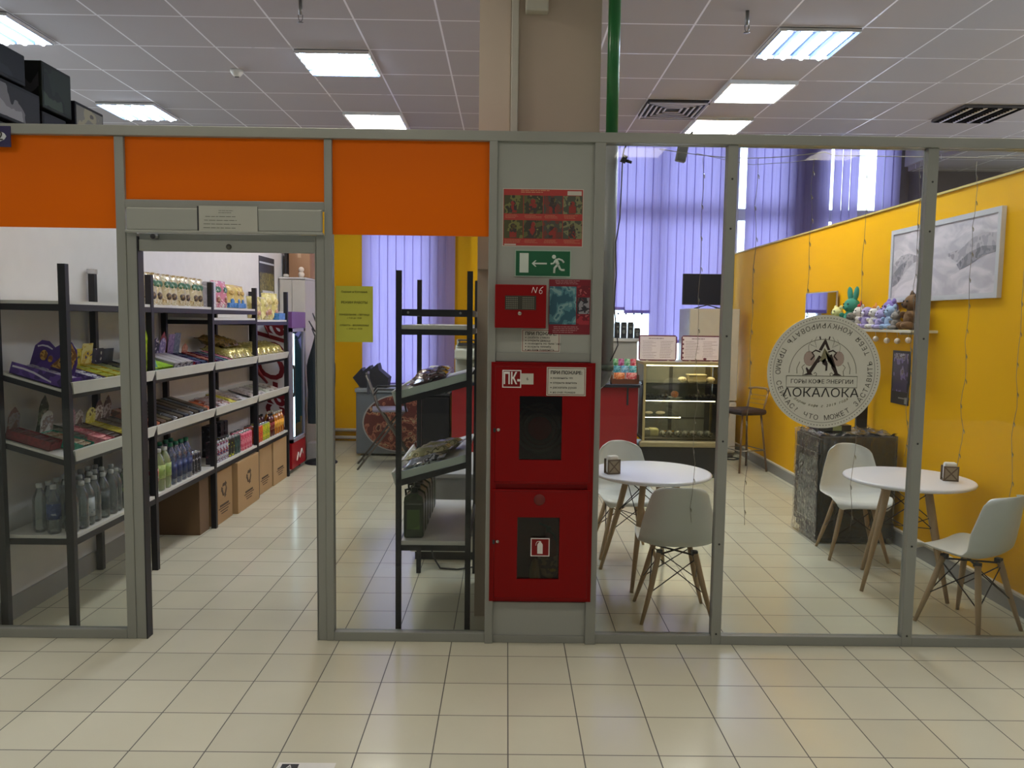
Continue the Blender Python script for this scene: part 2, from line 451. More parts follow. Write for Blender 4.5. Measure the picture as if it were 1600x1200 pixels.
# ------------------------------------------------------------------ ceiling fixtures
XL = [1.263+.585*k for k in range(-12, 12)]; YL = [5.5+.595*k for k in range(-16, 7)]
M_fr = mat('D8D8D8', .4)
M_panel = emis('FFF9F0', L_PANEL); M_panel_fill = emis('FFF4E4', L_FRONT_FILL)
M_tube = emis('D2E6FF', L_TUBE)
M_refl = mat('2C4058', .4, .3); M_well = mat('1A2C44', .6)
def panel_lamp(x, y, label, glow=M_panel):
    t = thing('ceiling_light', label, 'ceiling light', (x+.2925, y+.2975, 3.73), 0, 'square ceiling lights')
    mesh('frame', MB().box(-.29, .29, -.295, -.275, 0, .03).box(-.29, .29, .275, .295, 0, .03).box(-.29, -.27, -.275, .275, 0, .03).box(.27, .29, -.275, .275, 0, .03), M_fr, t)
    mesh('diffuser', MB().box(-.27, .27, -.275, .275, .006, .02), glow, t)
    return t
def tube_lamp(x, y, label, along='y', lit=True):
    t = thing('ceiling_light', label, 'ceiling light', (x+.2925, y+.2975, 3.725), 0 if along == 'y' else PI/2, 'square ceiling lights')
    b = MB()
    for s in (-.285, .275): b.box(s, s+.01, -.285, .285, 0.01, .03)
    for s in (-.285, .275): b.box(-.275, .275, s, s+.01, 0.01, .03)
    mesh('frame', b, M_fr if lit else mat('5A5A60', .5), t)
    mesh('housing', MB().box(-.284, .284, -.284, .284, .03, .034), M_well if lit else mat('26262C', .5), t)
    for k in range(4):
        x0 = -.205+.137*k
        b = MB(); b.tube([(x0, -.265, .014), (x0, .265, .014)], .013 if not lit else .019, 10)
        mesh('tube', b, M_tube if lit else mat('C8C8CC', .3), t)
    b = MB()
    for k in range(5): b.box(-.275+.1375*k-.002, -.275+.1375*k+.002, -.275, .275, 0.006, .028)
    if not lit:
        for k in range(13): b.box(-.275, .275, -.27+.045*k, -.266+.045*k, 0.006, .028)
    mesh('louvre', b, M_refl if lit else mat('2A2A30', .35, .5), t)
    return t
tube_lamp(-1.662, 6.095, 'bluish white tube light left of the column, above the small warm panel', 'x')
panel_lamp(-1.662, 7.88, 'small warm white ceiling panel left of the beige column, just above the orange panel')
tube_lamp(1.848, 5.5, 'ceiling light with four bluish tubes, the nearest one right of the green pipe')
panel_lamp(1.848, 6.69, 'warm white ceiling panel between the four-tube light and the farther panel, right of the pipe')
panel_lamp(1.848, 7.88, 'farthest warm white ceiling panel right of the green pipe, beside the air vent')
tube_lamp(-4.0, 7.66, 'four-tube bluish ceiling light low on the left, right of the black boxes')
tube_lamp(-4.0, 5.45, 'bluish tube light at the top left corner, above the black boxes')
t = tube_lamp(4.188, 7.285, 'unlit ceiling light with a dark louvre at the far right', 'y', False)
for x, y in [(x_, y_) for x_ in (-3.417, -1.077, 1.263, 3.603) for y_ in (1.335, -1.64)if (x_, y_) != (3.603, 1.335)]+[(-5.757, 1.335)]:
    panel_lamp(x, y, 'square corridor ceiling light in front of the shop', M_panel_fill)['group'] = 'added corridor fill panels'  # added panels out of view, fill light for the shopfront and corridor
panel_lamp(-1.662, 3.715, 'ceiling light straight above the doorway of the shop', emis('FFF4E4', 14.0))  # added panel above the view, brightens the left shelving
panel_lamp(2.433, 3.715, 'ceiling light straight above the right glass panes of the shop', emis('FFF4E4', 11.0))  # added panel above the view, brightens tables, chairs and yellow wall
# air vent
t = thing('air_vent', 'square ceiling air diffuser with angled louvres beside the green pipe', 'air vent', (1.555, 7.58, 3.72))
b = MB()
for k, (r, z) in enumerate(((.285, 0), (.235, .004), (.185, .008), (.135, .012), (.085, .016))):
    for s in (-1, 1):
        b.box(s*r-.008*(s > 0)*2 - .0, s*r+.016*(s < 0), -r, r, z, z+.012)
        b.box(-r, r, s*r-.016*(s > 0), s*r+.016*(s < 0), z, z+.012)
mesh('louvre', b, mat('B4B0B4', .5), t)
mesh('duct', MB().box(-.28, .28, -.28, .28, .03, .039), mat('2C2A2E', .8), t)
t = thing('smoke_detector', 'small round smoke detector on the ceiling left of the tube light', 'smoke detector', (-2.276, 6.65, 3.71))
mesh('cover', MB().lathe([(.02, 0), (.035, .01), (.05, .03), (.055, .05)], 20), mat('C8C4B8', .5), t)
mesh('sensor_head', MB().box(-.018, .018, -.006, .006, -.006, .004), M_blk, t)
for x, y, lab in ((1.55, 5.25, 'small sprinkler head hanging from the ceiling near the right tube light'), (-1.363, 5.2, 'small sprinkler head at the top edge of the ceiling, left of the column')):
    t = thing('sprinkler', lab, 'sprinkler', (x, y, 3.62))
    mesh('pipe', MB().tube([(0, 0, .05), (0, 0, .14)], .012, 10), mat('8C8C8C', .3, .7), t)
    b = MB(); b.tube([(-.014, 0, .05), (-.012, 0, .02), (0, 0, .005)], .003, 6); b.tube([(.014, 0, .05), (.012, 0, .02), (0, 0, .005)], .003, 6)
    b.lathe([(.02, 0), (.02, .003)], 14)
    mesh('head', b, mat('7A7A7C', .3, .8), t)
t = thing('alarm_box', 'small pale plastic box high on the beige column', 'alarm box', (.14, 4.35, 3.375))
mesh('case', MB().box(-.062, .062, -.035, .03, .006, .13, bev=.008), mat('B9B6A6', .5), t)
mesh('label', MB().box(-.035, .035, -.0365, -.0352, .06, .10), mat('D8D6CC', .5), t)
# pipe: green above, grey below
t = thing('pipe', 'riser pipe beside the column, green above the partition and grey behind the glass', 'pipe', (.553, 4.28, 0))
mesh('upper_pipe', MB().tube([(0, 0, 2.70), (0, 0, 3.76)], .033, 20), mat('1F6A35', .3, 0, .08, 6), t)['label'] = 'dark green painted pipe'
mesh('lower_pipe', MB().tube([(0, 0, 1.47), (0, 0, 2.70)], .036, 20), mat('A2A4A6', .45), t)['label'] = 'grey painted pipe'
for z in (2.69, 1.45): mesh('collar', MB().tube([(0, 0, z), (0, 0, z+.03)], .040, 20), mat('5C6A60', .45), t)
mesh('elbow', MB().tube([(0, 0, 1.46), (-.005, 0, 1.43), (-.02, .003, 1.40), (-.045, .01, 1.375), (-.075, .03, 1.36), (-.085, .1, 1.355)], .036, 16), mat('85878A', .45), t)

# ================================================================== SIGNS AND FIRE EQUIPMENT ON THE PARTITION
M_red = mat('840305', .42, 0, .06, 5, spec=.2); M_rdk = mat('780306', .4, spec=.3)
M_paper = mat('C4C2B4', .7); M_ink = mat('2A2826', .7); M_wht = mat('E2E0DA', .6)
def col(mb, x0, x1, z0, z1, y, d, m): return mb.m(m).box(x0, x1, y-d, y, z0, z1)
# emergency procedure poster
t = thing('fire_poster', 'wide red poster with eight fire drill pictures above the green exit sign', 'poster', (.177, 4.02, 2.096))
T0 = RY(math.radians(-.9))
b = MB(TR(.177, 0, 2.243) @ RY(math.radians(.0)) @ TR(-.177, 0, -2.243))
b.m(0).box(-.03, .383, 4.017, 4.02, 2.096, 2.389)
b.m(1).box(-.026, .379, 4.0165, 4.017, 2.10, 2.385)
for r in range(2):
    for c in range(4):
        x = -.024+c*.1008; z = 2.262-r*.125
        b.m(2+(r*4+c) % 4).box(x+.001, x+.0985, 4.0158, 4.0165, z, z+.092)
        b.m(6).box(x+.03, x+.066, 4.0152, 4.0158, z+.004, z+.04+.01*((r+c) % 3))
        b.ell((x+.048, 4.0155, z+.052+.01*((r+c) % 3)), (.013, .0006, .013), 10, 6)
b.m(7).box(.30, .372, 4.0158, 4.0165, 2.357, 2.378); b.box(-.02, .04, 4.0158, 4.0165, 2.102, 2.109)
b.m(8); lines(b, .06, .25, 2.366, 2.384, 2, 4.0165, 3)
b.m(8)
for r in range(2):
    for c in range(4): lines(b, -.02+c*.1008, .07+c*.1008, 2.238-r*.125, 2.258-r*.125, 3, 4.0165, c+r*4, .2)
P('sheet', b, [M_paper, mat('A8342E', .5), pmat(['4A4A2C', '74743E', '36362A'], 24), pmat(['5C5C34', '3C3A2C', '80804C'], 24), pmat(['6E3A30', '4A4A40', '6C6C46'], 24), pmat(['4A4E40', '7C7C58', '3C3C34'], 24), pmat(['8C3028', '3C3432', '5C4C2C'], 24), M_paper, mat('C89A70', .6)], t)
# exit sign
t = thing('exit_sign', 'green emergency exit sign with a running figure, arrow and door', 'sign', (.18, 4.02, 1.942))
P('plate', MB().m(0).box(.036, .324, 4.012, 4.02, 1.942, 2.078).m(1).box(.041, .319, 4.011, 4.0121, 1.947, 2.073), [mat('9FB8A6', .5), mat('0B5A36', .4)], t)
b = MB(); yy = 4.0108
b.box(.060, .106, yy-.001, yy, 1.963, 2.062)
A = lambda pts: b.prism(pts, .001, TR(.18, yy, 2.01) @ FACE)
A([(-.058, 0), (-.040, .016), (-.033, .016), (-.044, .004), (.020, .004), (.020, -.004), (-.044, -.004), (-.033, -.016), (-.040, -.016)])
b.ell((.236, yy-.0005, 2.045), (.0105, .0008, .0105), 14, 6)
R2 = lambda p, r: b.tube([(x, yy, z) for x, z in p], r, 8)
R2([(.243, 2.031), (.250, 2.020), (.258, 2.004)], [.008, .010, .009])
R2([(.243, 2.030), (.262, 2.034), (.278, 2.028), (.288, 2.016)], .0048)
R2([(.243, 2.026), (.234, 2.011), (.220, 2.009)], .0045)
R2([(.254, 2.004), (.240, 1.988), (.238, 1.962)], .0055)
R2([(.260, 2.002), (.268, 1.983), (.276, 1.978), (.292, 1.978)], .0055)
P('pictogram', b, mat('C6D2C6', .5), t)
# alarm box N6
t = thing('alarm_cabinet', 'small red wall box marked N6 with a grille window', 'alarm box', (.067, 4.02, 1.679))
P('case', MB().box(-.063, .197, 3.935, 4.02, 1.679, 1.898, bev=.004), M_red, t)
b = MB().m(0).box(-.012, .145, 3.9335, 3.9352, 1.771, 1.842)
b.m(1)
for s in (0, 1):
    for i in range(7):
        for j in range(6): b.box(-.006+s*.083+i*.0088, -.001+s*.083+i*.0088, 3.9325, 3.9336, 1.777+j*.0105, 1.783+j*.0105)
P('window', b, [mat('3A382E', .3), mat('8E8C7A', .3, .4)], t)
P('lock', MB().lathe([(.010, 0), (.010, .005), (.006, .007)], 14, TR(.063, 3.935, 1.753) @ RX(PI/2)), mat('B0A89A', .25, .8), t)
b = MB()
for p in ([(.122, 1.858), (.130, 1.886)], [(.130, 1.886), (.142, 1.857)], [(.142, 1.857), (.150, 1.886)],
          [(.180, 1.888), (.168, 1.880), (.161, 1.868), (.161, 1.858), (.167, 1.853), (.174, 1.857), (.175, 1.866), (.169, 1.872), (.162, 1.868)]):
    b.tube([(x, 3.9345, z) for x, z in p], .0015, 6)
P('painted_number', b, mat('E8E0DC', .6), t)
# leaflet poster
t = thing('safety_leaflet', 'dark red safety leaflet with a teal picture right of the N6 box', 'poster', (.321, 4.02, 1.649))
b = MB().m(0).box(.214, .428, 4.016, 4.02, 1.649, 1.931)
b.m(1).box(.217, .355, 4.0152, 4.016, 1.70, 1.895); b.m(2).box(.36, .424, 4.0152, 4.016, 1.755, 1.84); b.m(3).box(.36, .424, 4.0152, 4.016, 1.848, 1.90)
b.m(3).box(.36, .424, 4.0152, 4.016, 1.70, 1.75)
b.m(4); lines(b, .24, .41, 1.905, 1.928, 3, 4.0152, 11, .3); lines(b, .235, .41, 1.655, 1.692, 4, 4.0152, 12, .3)
P('sheet', b, [mat('7A1020', .45), pmat(['2E5A68', '4F8088', '7CA0A0', '3C6C78'], 15), pmat(['8E8C90', '2C2A30', '6A3A3C'], 30), pmat(['9C2A34', '6A1420', 'B05A5A'], 25), mat('B88A8C', .6)], t)
# two instruction plates
def plate(x0, x1, z0, z1, y, label, head, ln, n):
    t = thing('instruction_sign', label, 'sign', ((x0+x1)/2, y, z0))
    b = MB().m(0).box(x0, x1, y-.003, y, z0, z1)
    b.m(1)
    w_ = .0025
    b.box(x0+.005, x1-.005, y-.0036, y-.003, z0+.005, z0+.005+w_).box(x0+.005, x1-.005, y-.0036, y-.003, z1-.005-w_, z1-.005)
    b.box(x0+.005, x0+.005+w_, y-.0036, y-.003, z0+.005, z1-.005).box(x1-.005-w_, x1-.005, y-.0036, y-.003, z0+.005, z1-.005)
    P('plate', b, [M_paper, M_rdk], t)
    H = z1-z0
    b = MB(); b.text(head, .0235, TR((x0+x1)/2, y-.003, z1-.17*H-.004) @ FACE, .001, bold=.0006)
    st = (H*.66)/n
    for i, s in enumerate(ln):
        z = z1-.30*H-st*(i+.5)
        b.box(x0+.02, x0+.025, y-.0042, y-.003, z-.0025, z+.0025)
        b.text(s, .0155, TR(x0+.032, y-.003, z) @ FACE, .001, 'LEFT')
    P('lettering', b, M_ink, t)
plate(.075, .276, 1.554, 1.674, 4.02, 'cream instruction plate under the N6 box, partly covered by the red leaflet', 'ПРИ ПОЖАРЕ:', ['разбить стекло', 'открыть дверцу', 'позвонить по телефону', 'вскрыть пломбу', 'на кран повернуть'], 5)
# fire cabinet
t = thing('fire_cabinet', 'tall red steel fire cabinet with two windowed doors set in the grey partition', 'fire cabinet', (.19, 4.0, .237))
b = MB(); x0, x1, z0, z1 = -.078, .459, .237, 1.503
b.box(x0, x0+.03, 3.985, 4.36, z0, z1); b.box(x1-.03, x1, 3.985, 4.36, z0, z1); b.box(x0+.03, x1-.03, 3.985, 4.36, z0, z0+.015)
b.box(x0+.03, x1-.03, 3.985, 4.36, z1-.015, z1); b.box(x0+.03, x1-.03, 4.34, 4.36, z0+.015, z1-.015); b.box(x0+.03, x1-.03, 3.992, 4.34, .842, .868)
P('case', b, M_red, t)
def fdoor(x0, x1, z0, z1, wx0, wx1, wz0, wz1):
    b = MB(); y0, y1 = 3.972, 3.99
    b.box(x0, wx0, y0, y1, z0, z1); b.box(wx1, x1, y0, y1, z0, z1); b.box(wx0, wx1, y0, y1, z0, wz0); b.box(wx0, wx1, y0, y1, wz1, z1)
    o = P('door', b, M_red, t)
    P('glass', MB().box(wx0, wx1, 3.984, 3.987, wz0, wz1), clear('CFC8C0', .04), o)
    r = .0022
    P('rim', MB().tube([(x0+.01, y0, z0+.01), (x1-.01, y0, z0+.01), (x1-.01, y0, z1-.01), (x0+.01, y0, z1-.01), (x0+.01, y0, z0+.01)], r, 6), M_rdk, o)
    b = MB(); zz = (wz0+wz1)/2-.01 if z0 > .5 else wz1-.13
    b.m(0).lathe([(.009, 0), (.009, .006), (.006, .008)], 12, TR(x0+.028, y0, zz) @ RX(PI/2)); b.m(1).box(x0+.002, x0+.014, y0-.006, y0, zz-.012, zz+.008)
    P('lock', b, [mat('B8B0A8', .25, .8), M_blk], o)
    return o
fdoor(-.066, .446, .87, 1.49, .07, .29, .996, 1.329)
d2 = fdoor(-.064, .446, .25, .84, .067, .288, .361, .693)
P('vent', MB().lathe([(.03, 0), (.028, .003)], 20, TR(.18, 3.972, .787) @ RX(PI/2)), mat('6A1C14', .5), d2)
# stickers on the cabinet doors
t = thing('hydrant_sticker', 'square red and white fire hydrant sticker lettered ПК on the upper red door', 'sticker', (.028, 3.971, 1.372))
P('sheet', MB().m(0).box(-.021, .076, 3.9695, 3.971, 1.372, 1.463).m(1).box(-.016, .071, 3.969, 3.9697, 1.377, 1.458), [M_wht, M_rdk], t)
b = MB(); b.text('ПК-', .082, TR(.027, 3.969, 1.417) @ FACE, .001, bold=.002, sx=.62); P('lettering', b, M_wht, t)
t = thing('number_sticker', 'small pale number sticker right of the ПК sticker', 'sticker', (.107, 3.971, 1.39))
P('sheet', MB().box(.077, .139, 3.9695, 3.971, 1.39, 1.446), M_paper, t)
P('digit', MB().text('6', .022, TR(.108, 3.9695, 1.418) @ FACE, .001), M_ink, t)
plate(.207, .409, 1.333, 1.481, 3.972, 'cream instruction plate at the top right of the red fire cabinet', 'ПРИ ПОЖАРЕ:', ['позвонить 101', 'открыть вентиль', 'раскатать рукав', 'на очаг пожара'], 4)
t = thing('extinguisher_sticker', 'red and white sticker with a white extinguisher on the lower red door', 'sticker', (.187, 3.984, .485))
P('sheet', MB().m(0).box(.138, .237, 3.968, 3.970, .487, .584).m(1).box(.143, .232, 3.967, 3.9681, .492, .579), [M_wht, M_rdk], t)
b = MB(); b.prism([(-.014, -.033), (.014, -.033), (.014, .016), (.008, .026), (-.008, .026), (-.014, .016)], .001, TR(.187, 3.9672, .534) @ FACE)
b.box(.182, .192, 3.9662, 3.9672, .560, .568); b.tube([(.187, 3.9667, .568), (.172, 3.9667, .566), (.166, 3.9667, .556), (.165, 3.9667, .545)], .0016, 5)
P('pictogram', b, M_wht, t)
# hose and extinguisher inside
t = thing('fire_hose', 'coiled fire hose on a red reel behind the upper cabinet window', 'fire hose', (.18, 4.12, 1.15))
b = MB(); b.lathe([(.05, -.04), (.12, -.04), (.12, -.035), (.05, -.03), (.05, .03), (.12, .035), (.12, .04), (.05, .04)], 24, RX(PI/2)); mesh('reel', b, M_red, t)
b = MB()
for r_ in (.075, .1, .125): b.tube([(r_*math.cos(a*PI/12), -.05+.004*math.sin(a), r_*math.sin(a*PI/12)) for a in range(25)], .012, 8)
b.tube([(-.1, -.06, .12), (-.02, -.075, .10), (.06, -.06, .13), (.10, -.05, .05)], .012, 8)
mesh('hose', b, mat('5E5E5A', .7), t)
t = thing('fire_extinguisher', 'fire extinguisher with a yellow label behind the lower cabinet window', 'fire extinguisher', (.235, 4.06, .252))
mesh('cylinder', MB().lathe([(.05, 0), (.055, .01), (.055, .26), (.045, .30), (.02, .32), (.015, .34)], 20), M_rdk, t)
mesh('label', MB().lathe([(.0555, .05), (.0557, .05), (.0557, .22), (.0555, .22)], 20), pmat(['A8A070', '6A6450', 'C8BC50'], 22), t)
mesh('valve', MB().box(-.012, .012, -.012, .012, .33, .37).tube([(0, -.01, .37), (-.05, -.01, .39)], .006, 6).tube([(0, -.01, .355), (.03, -.02, .33), (.065, -.01, .2), (.065, -.01, .1)], .007, 6), M_blk, t)
t = thing('cloth_bundle', 'pale yellow bundle standing beside the extinguisher in the red cabinet', 'bundle', (.165, 4.05, .252))
mesh('bag', MB().ell((0, 0, .10), (.03, .04, .10), 12, 8), mat('A89A48', .8, 0, .2, 20, .4, 30), t)
# shop number sign
t = thing('shop_number_sign', 'blue sign with a white oval and number 2 at the top left orange panel', 'sign', (-2.70, 4.027, 2.555))
b = MB().m(0).box(-2.86, -2.505, 3.99, 3.995, 2.552, 2.655).m(1).ell((-2.66, 3.990, 2.604), (.135, .001, .040), 24, 8)
P('plate', b, [mat('241E4E', .4), mat('C8CCD0', .5)], t)
P('digit', MB().text('2', .062, TR(-2.556, 3.989, 2.604) @ FACE, .001, bold=.0005), M_ink, t)
# notice over the door
t = thing('notice', 'white landscape notice on the grey shutter housing over the doorway', 'notice', (-1.418, 3.985, 2.137))
P('backing', MB().box(-1.575, -1.268, 3.982, 3.985, 2.137, 2.272), M_blk, t)
b = MB().m(0).box(-1.566, -1.27, 3.981, 3.9822, 2.141, 2.274).m(1)
lines(b, -1.47, -1.36, 2.235, 2.256, 2, 3.981, 5, .2); lines(b, -1.545, -1.30, 2.155, 2.23, 4, 3.981, 6, .14)
P('sheet', b, [mat('B5B6AA', .7), mat('55564E', .7)], t)
# yellow opening hours
t = thing('opening_hours_sign', 'yellow paper opening hours sheet taped to the glass right of the doorway', 'sign', (-.795, 4.03, 1.594))
P('sheet', MB().box(-.888, -.696, 4.0325, 4.0345, 1.594, 1.883), mat('B8B83C', .6), t)
b = MB(); mid = -.792
for s, z, h, bo in (('Сырные и Копченые', 1.853, .0135, .0003), ('РЕЖИМ РАБОТЫ', 1.798, .0165, .0004), ('ПОНЕДЕЛЬНИК – ПЯТНИЦА', 1.735, .0115, .0003), ('с 9.00 до 19.00', 1.718, .0115, 0), ('СУББОТА – ВОСКРЕСЕНЬЕ', 1.680, .0115, .0003), ('с 10.00 до 18.00', 1.663, .0115, 0)):
    b.text(s, h, TR(mid, 4.0325, z) @ FACE, .0008, bold=bo)
P('lettering', b, mat('5A5C12', .7), t)

# ------------------------------------------------------------------ round cafe sign
cx, cz, R0 = 1.656, 1.471, .296
t = thing('round_sign', 'large round pale cafe sign with the dark letter emblem hanging on the glass', 'sign', (cx, 4.03, cz-R0))
sy = 4.02
b = MB().m(0).lathe([(R0, 0), (R0, .006)], 96, TR(cx, sy+.006, cz) @ RX(PI/2), sm=False)
b.m(1)
for k in range(110):
    a = 2*PI*k/110; b.ell((cx+.281*math.cos(a), sy, cz+.281*math.sin(a)), (.0028, .001, .0028), 6, 4)
ring = lambda r, w_: b.tube([(cx+r*math.cos(a*PI/48), sy, cz+r*math.sin(a*PI/48)) for a in range(97)], w_, 4)
ring(.266, .0011)
P('disc', b, [mat('D2D1C3', .55), mat('4E4C42', .6)], t)
txt = 'СЕЙЧАС? ЧТО МОЖЕТ ЗАСТАВИТЬ ТЕБЯ КОНКУРИРОВАТЬ ПРЯМО '
n = len(txt); b = MB()
for i, ch in enumerate(txt):
    if ch == ' ':
        P('rim_lettering', b, mat('4A483C', .6), t); b = MB(); continue
    a = math.radians(193)+2*PI*(i+.2)/n
    T = TR(cx+.243*math.cos(a), sy, cz+.243*math.sin(a)) @ RY(-(a+PI/2)) @ FACE
    b.text(ch, .036, T, .001)
b.bm.free(); b = MB()
b.text('ГОРЫ КОФЕ ЭНЕРГИИ', .030, TR(cx-.008, sy, cz-.052) @ FACE, .001, sx=1.0)
P('banner_lettering', b, mat('38362C', .6), t)
b = MB(); b.text('ΛОКАΛОКА', .064, TR(cx-.012, sy, cz-.112) @ FACE, .001, sx=1.12)
P('name_lettering', b, mat('262420', .6), t)
b = MB(); s = 'Варим кофе с 2019 года'
for i, ch in enumerate(s):
    if ch == ' ': continue
    a = math.radians(-90)+(i-(len(s)-1)/2)*math.radians(3.0)
    T = TR(cx-.01+.26*math.cos(a), sy, cz+.08+.26*math.sin(a)) @ RY(-(a+PI/2)) @ FACE
    b.text(ch, .019, T, .001, shear=.3)
P('motto_lettering', b, mat('6E6C50', .6), t)
# emblem: arch, banner, letter, drape and scrolls
b = MB(); k_ = .00069
E_ = lambda px, py: (cx+(px-505)*k_, cz-(py-725)*k_)
L3 = lambda pts, r, sm_=True: b.tube([(E_(*p)[0], sy-.0005, E_(*p)[1]) for p in pts], r, 5)
b.m(0)
arc = [(495+255*math.cos(math.radians(180-a)), 735-255*math.sin(math.radians(a))) for a in range(0, 181, 6)]
L3(arc, .0016); L3([(222, 757), (760, 757), (760, 843), (222, 843), (222, 757)], .0022)
for s in (1, -1):
    X = lambda x: 500+s*(x-500)
    L3([(X(395), 520), (X(440), 540), (X(425), 490), (X(440), 460)], .0012)
    L3([(X(385), 580), (X(380), 530), (X(405), 480)], .0009)
    L3([(X(300), 740), (X(298), 700), (X(318), 650)], .0018)
    L3([(X(345), 755), (X(350), 720), (X(335), 690), (X(355), 670)], .0018)
    L3([(X(445), 755), (X(450), 740), (X(440), 730), (X(428), 740)], .002)
PL = lambda pts: b.prism([((p[0]-505)*k_, -(p[1]-725)*k_) for p in pts], .0012, TR(cx, sy, cz) @ FACE)
b.m(1)
for s in (1, -1):
    X = lambda x: 500+s*(x-500)
    b.ell((E_(X(390), 0)[0], sy-.0002, E_(0, 625)[1]), (.03, .0006, .04), 16, 6)
b.m(2)
PL([(505, 470), (545, 560), (525, 560), (505, 515), (480, 565), (458, 560)])
PL([(462, 600), (480, 612), (408, 735), (420, 748), (345, 752), (378, 735), (365, 700), (372, 690), (390, 712)])
PL([(540, 600), (558, 590), (610, 735), (640, 752), (568, 752), (585, 735), (560, 690)])
for s in (1, -1):
    X = lambda x: 500+s*(x-500)
    L3([(X(470), 575), (X(435), 562), (X(408), 580), (X(425), 605), (X(400), 635)], .0042)
    L3([(X(455), 655), (X(470), 640)], .003); L3([(X(468), 480), (X(462), 458)], .003)
PL([(485, 640), (510, 620), (530, 660), (528, 715), (514, 718), (515, 680), (490, 665)])
b.m(3)
PL([(500, 545), (545, 600), (590, 700), (550, 670), (520, 620), (500, 660), (470, 640)])
b.m(4)
PL([(505, 560), (560, 640), (575, 690), (530, 640)])
P('emblem', b, [mat('7C7C6C', .6), mat('A8958A', .6), mat('2C1C16', .6), mat('7E7A5A', .6), mat('4A4632', .6)], t)

# ================================================================== SHELVING ON THE LEFT WALL
XF, XB = -2.36, -2.745
PY = [4.157, 5.147, 6.203, 7.274, 8.30]
M_met = mat('26262A', .45, .3); M_shelf = mat('D4D2CC', .45, 0, .04, 6)
SL = math.atan2(.11, XF-XB)         # slope of the display shelves
t = thing('shelving_rack', 'long black framed shelving rack with white shelves along the left wall', 'shelving rack', ((XF+XB)/2, 6.2, 0))
for i, y in enumerate(PY):
    b = MB(); b.box(XF-.02, XF+.02, y-.018, y+.018, 0, 1.985)
    P('post', b, M_met, t)
    P('post', MB().box(XB-.005, XB+.035, y-.018, y+.018, 0, 1.985), M_met, t)
b = MB().box(XB-.01, XB+.04, 5.125, 5.165, 1.985, 2.015)
P('post_cap', b, mat('C8CCD0', .2, .5), t)
def flat(y0, y1, z):
    y0 += .018; y1 -= .018
    s = P('shelf', MB().box(XB, XF+.012, y0, y1, z-.018, z), M_shelf, t)
    b = MB(); b.box(XF-.005, XF+.018, y0, y1, z-.052, z-.018); b.box(XB, XB+.02, y0, y1, z-.052, z-.018)
    b.box(XB, XF, y0-.004, y0+.01, z-.052, z-.018).box(XB, XF, y1-.01, y1+.004, z-.052, z-.018)
    P('shelf_frame', b, M_met, s)
def slope(y0, y1, z):
    """display shelf: z at the front edge"""
    y0 += .018; y1 -= .018
    T = TR(XF, 0, z) @ RY(SL); L = (XF-XB)/math.cos(SL)-.01
    s = P('shelf', MB().box(-L, .01, y0, y1, -.012, 0, T), M_shelf, t)
    b = MB(); b.box(-L, 0, y0-.002, y0+.016, -.042, -.013, T).box(-L, 0, y1-.016, y1+.002, -.042, -.013, T).box(-.02, .0, y0, y1, -.042, -.013, T)
    P('shelf_frame', b, M_met, s)
    b = MB(); T2 = TR(XF+.012, 0, z+.02) @ RY(SL*.6)
    b.prism([(y0+.012, -.03), (y1-.012, -.03), (y1+.016, .034), (y0-.016, .034)], .014, T2 @ FACEX)
    P('price_rail', b, mat('CFCFC6', .4), s)
tops = [1.79, 1.79, 1.79, 1.69]
for i in range(4):
    flat(PY[i], PY[i+1], tops[i])
    slope(PY[i], PY[i+1], 1.30); slope(PY[i], PY[i+1], .93)
    flat(PY[i], PY[i+1], .51)
flat(PY[2], PY[3], 1.705)
BAY = ['nearest', 'second', 'third', 'farthest']

# product builders, local frame: +x towards the aisle
def carton(label, ink, goods, w_=.13, L=.23, h=.055, head=.12, hshape='box', hink=None, group=None, full=True):
    t = thing('display_carton', label, 'carton', (0, 0, 0), 0, group)
    b = MB(); b.m(0)
    b.box(-L/2, L/2, -w_/2, w_/2, 0, .004); b.box(-L/2, -L/2+.003, -w_/2, w_/2, 0, h); b.box(L/2-.003, L/2, -w_/2, w_/2, 0, h*.75)
    b.box(-L/2, L/2, -w_/2, -w_/2+.003, 0, h).box(-L/2, L/2, w_/2-.003, w_/2, 0, h)
    mesh('tray', b, ink, t)
    b = MB()
    n = max(3, int(L/.035))
    for i in range(n): b.box(-L/2+.008+i*(L-.016)/n, -L/2+.003+(i+1)*(L-.016)/n, -w_/2+.006, w_/2-.006, .005, h*.88+.004*(i % 2), bev=.004)
    mesh('bars', b, goods, t)
    if head:
        T = TR(-L/2+.006, 0, 0) @ RY(math.radians(-8)) @ FACEX
        b = MB()
        if hshape == 'box': pts = [(-w_/2, 0), (w_/2, 0), (w_/2, h+head), (-w_/2, h+head)]
        elif hshape == 'arch': pts = [(-w_/2, 0), (w_/2, 0)]+[(w_/2*math.cos(a*PI/8), h+head*.5+head*.5*math.sin(a*PI/8)) for a in range(9)]
        else: pts = [(-w_/2, 0), (w_/2, 0), (w_/2*.9, h+head*.6), (w_*.3, h+head*.75), (0, h+head), (-w_*.3, h+head*.8), (-w_/2*.9, h+head*.55)]
        b.prism(pts, .003, T)
        mesh('header_card', b, hink or ink, t)
    return t
def on_slope(o, y, zf, dx=-.125, lift=.004, yaw=0):
    """set a thing on a sloped shelf whose front edge height is zf; dx from the front edge"""
    o.location = (XF+dx, y, zf-dx*math.tan(SL)+lift)
    o.rotation_euler = (0, SL, yaw); return o
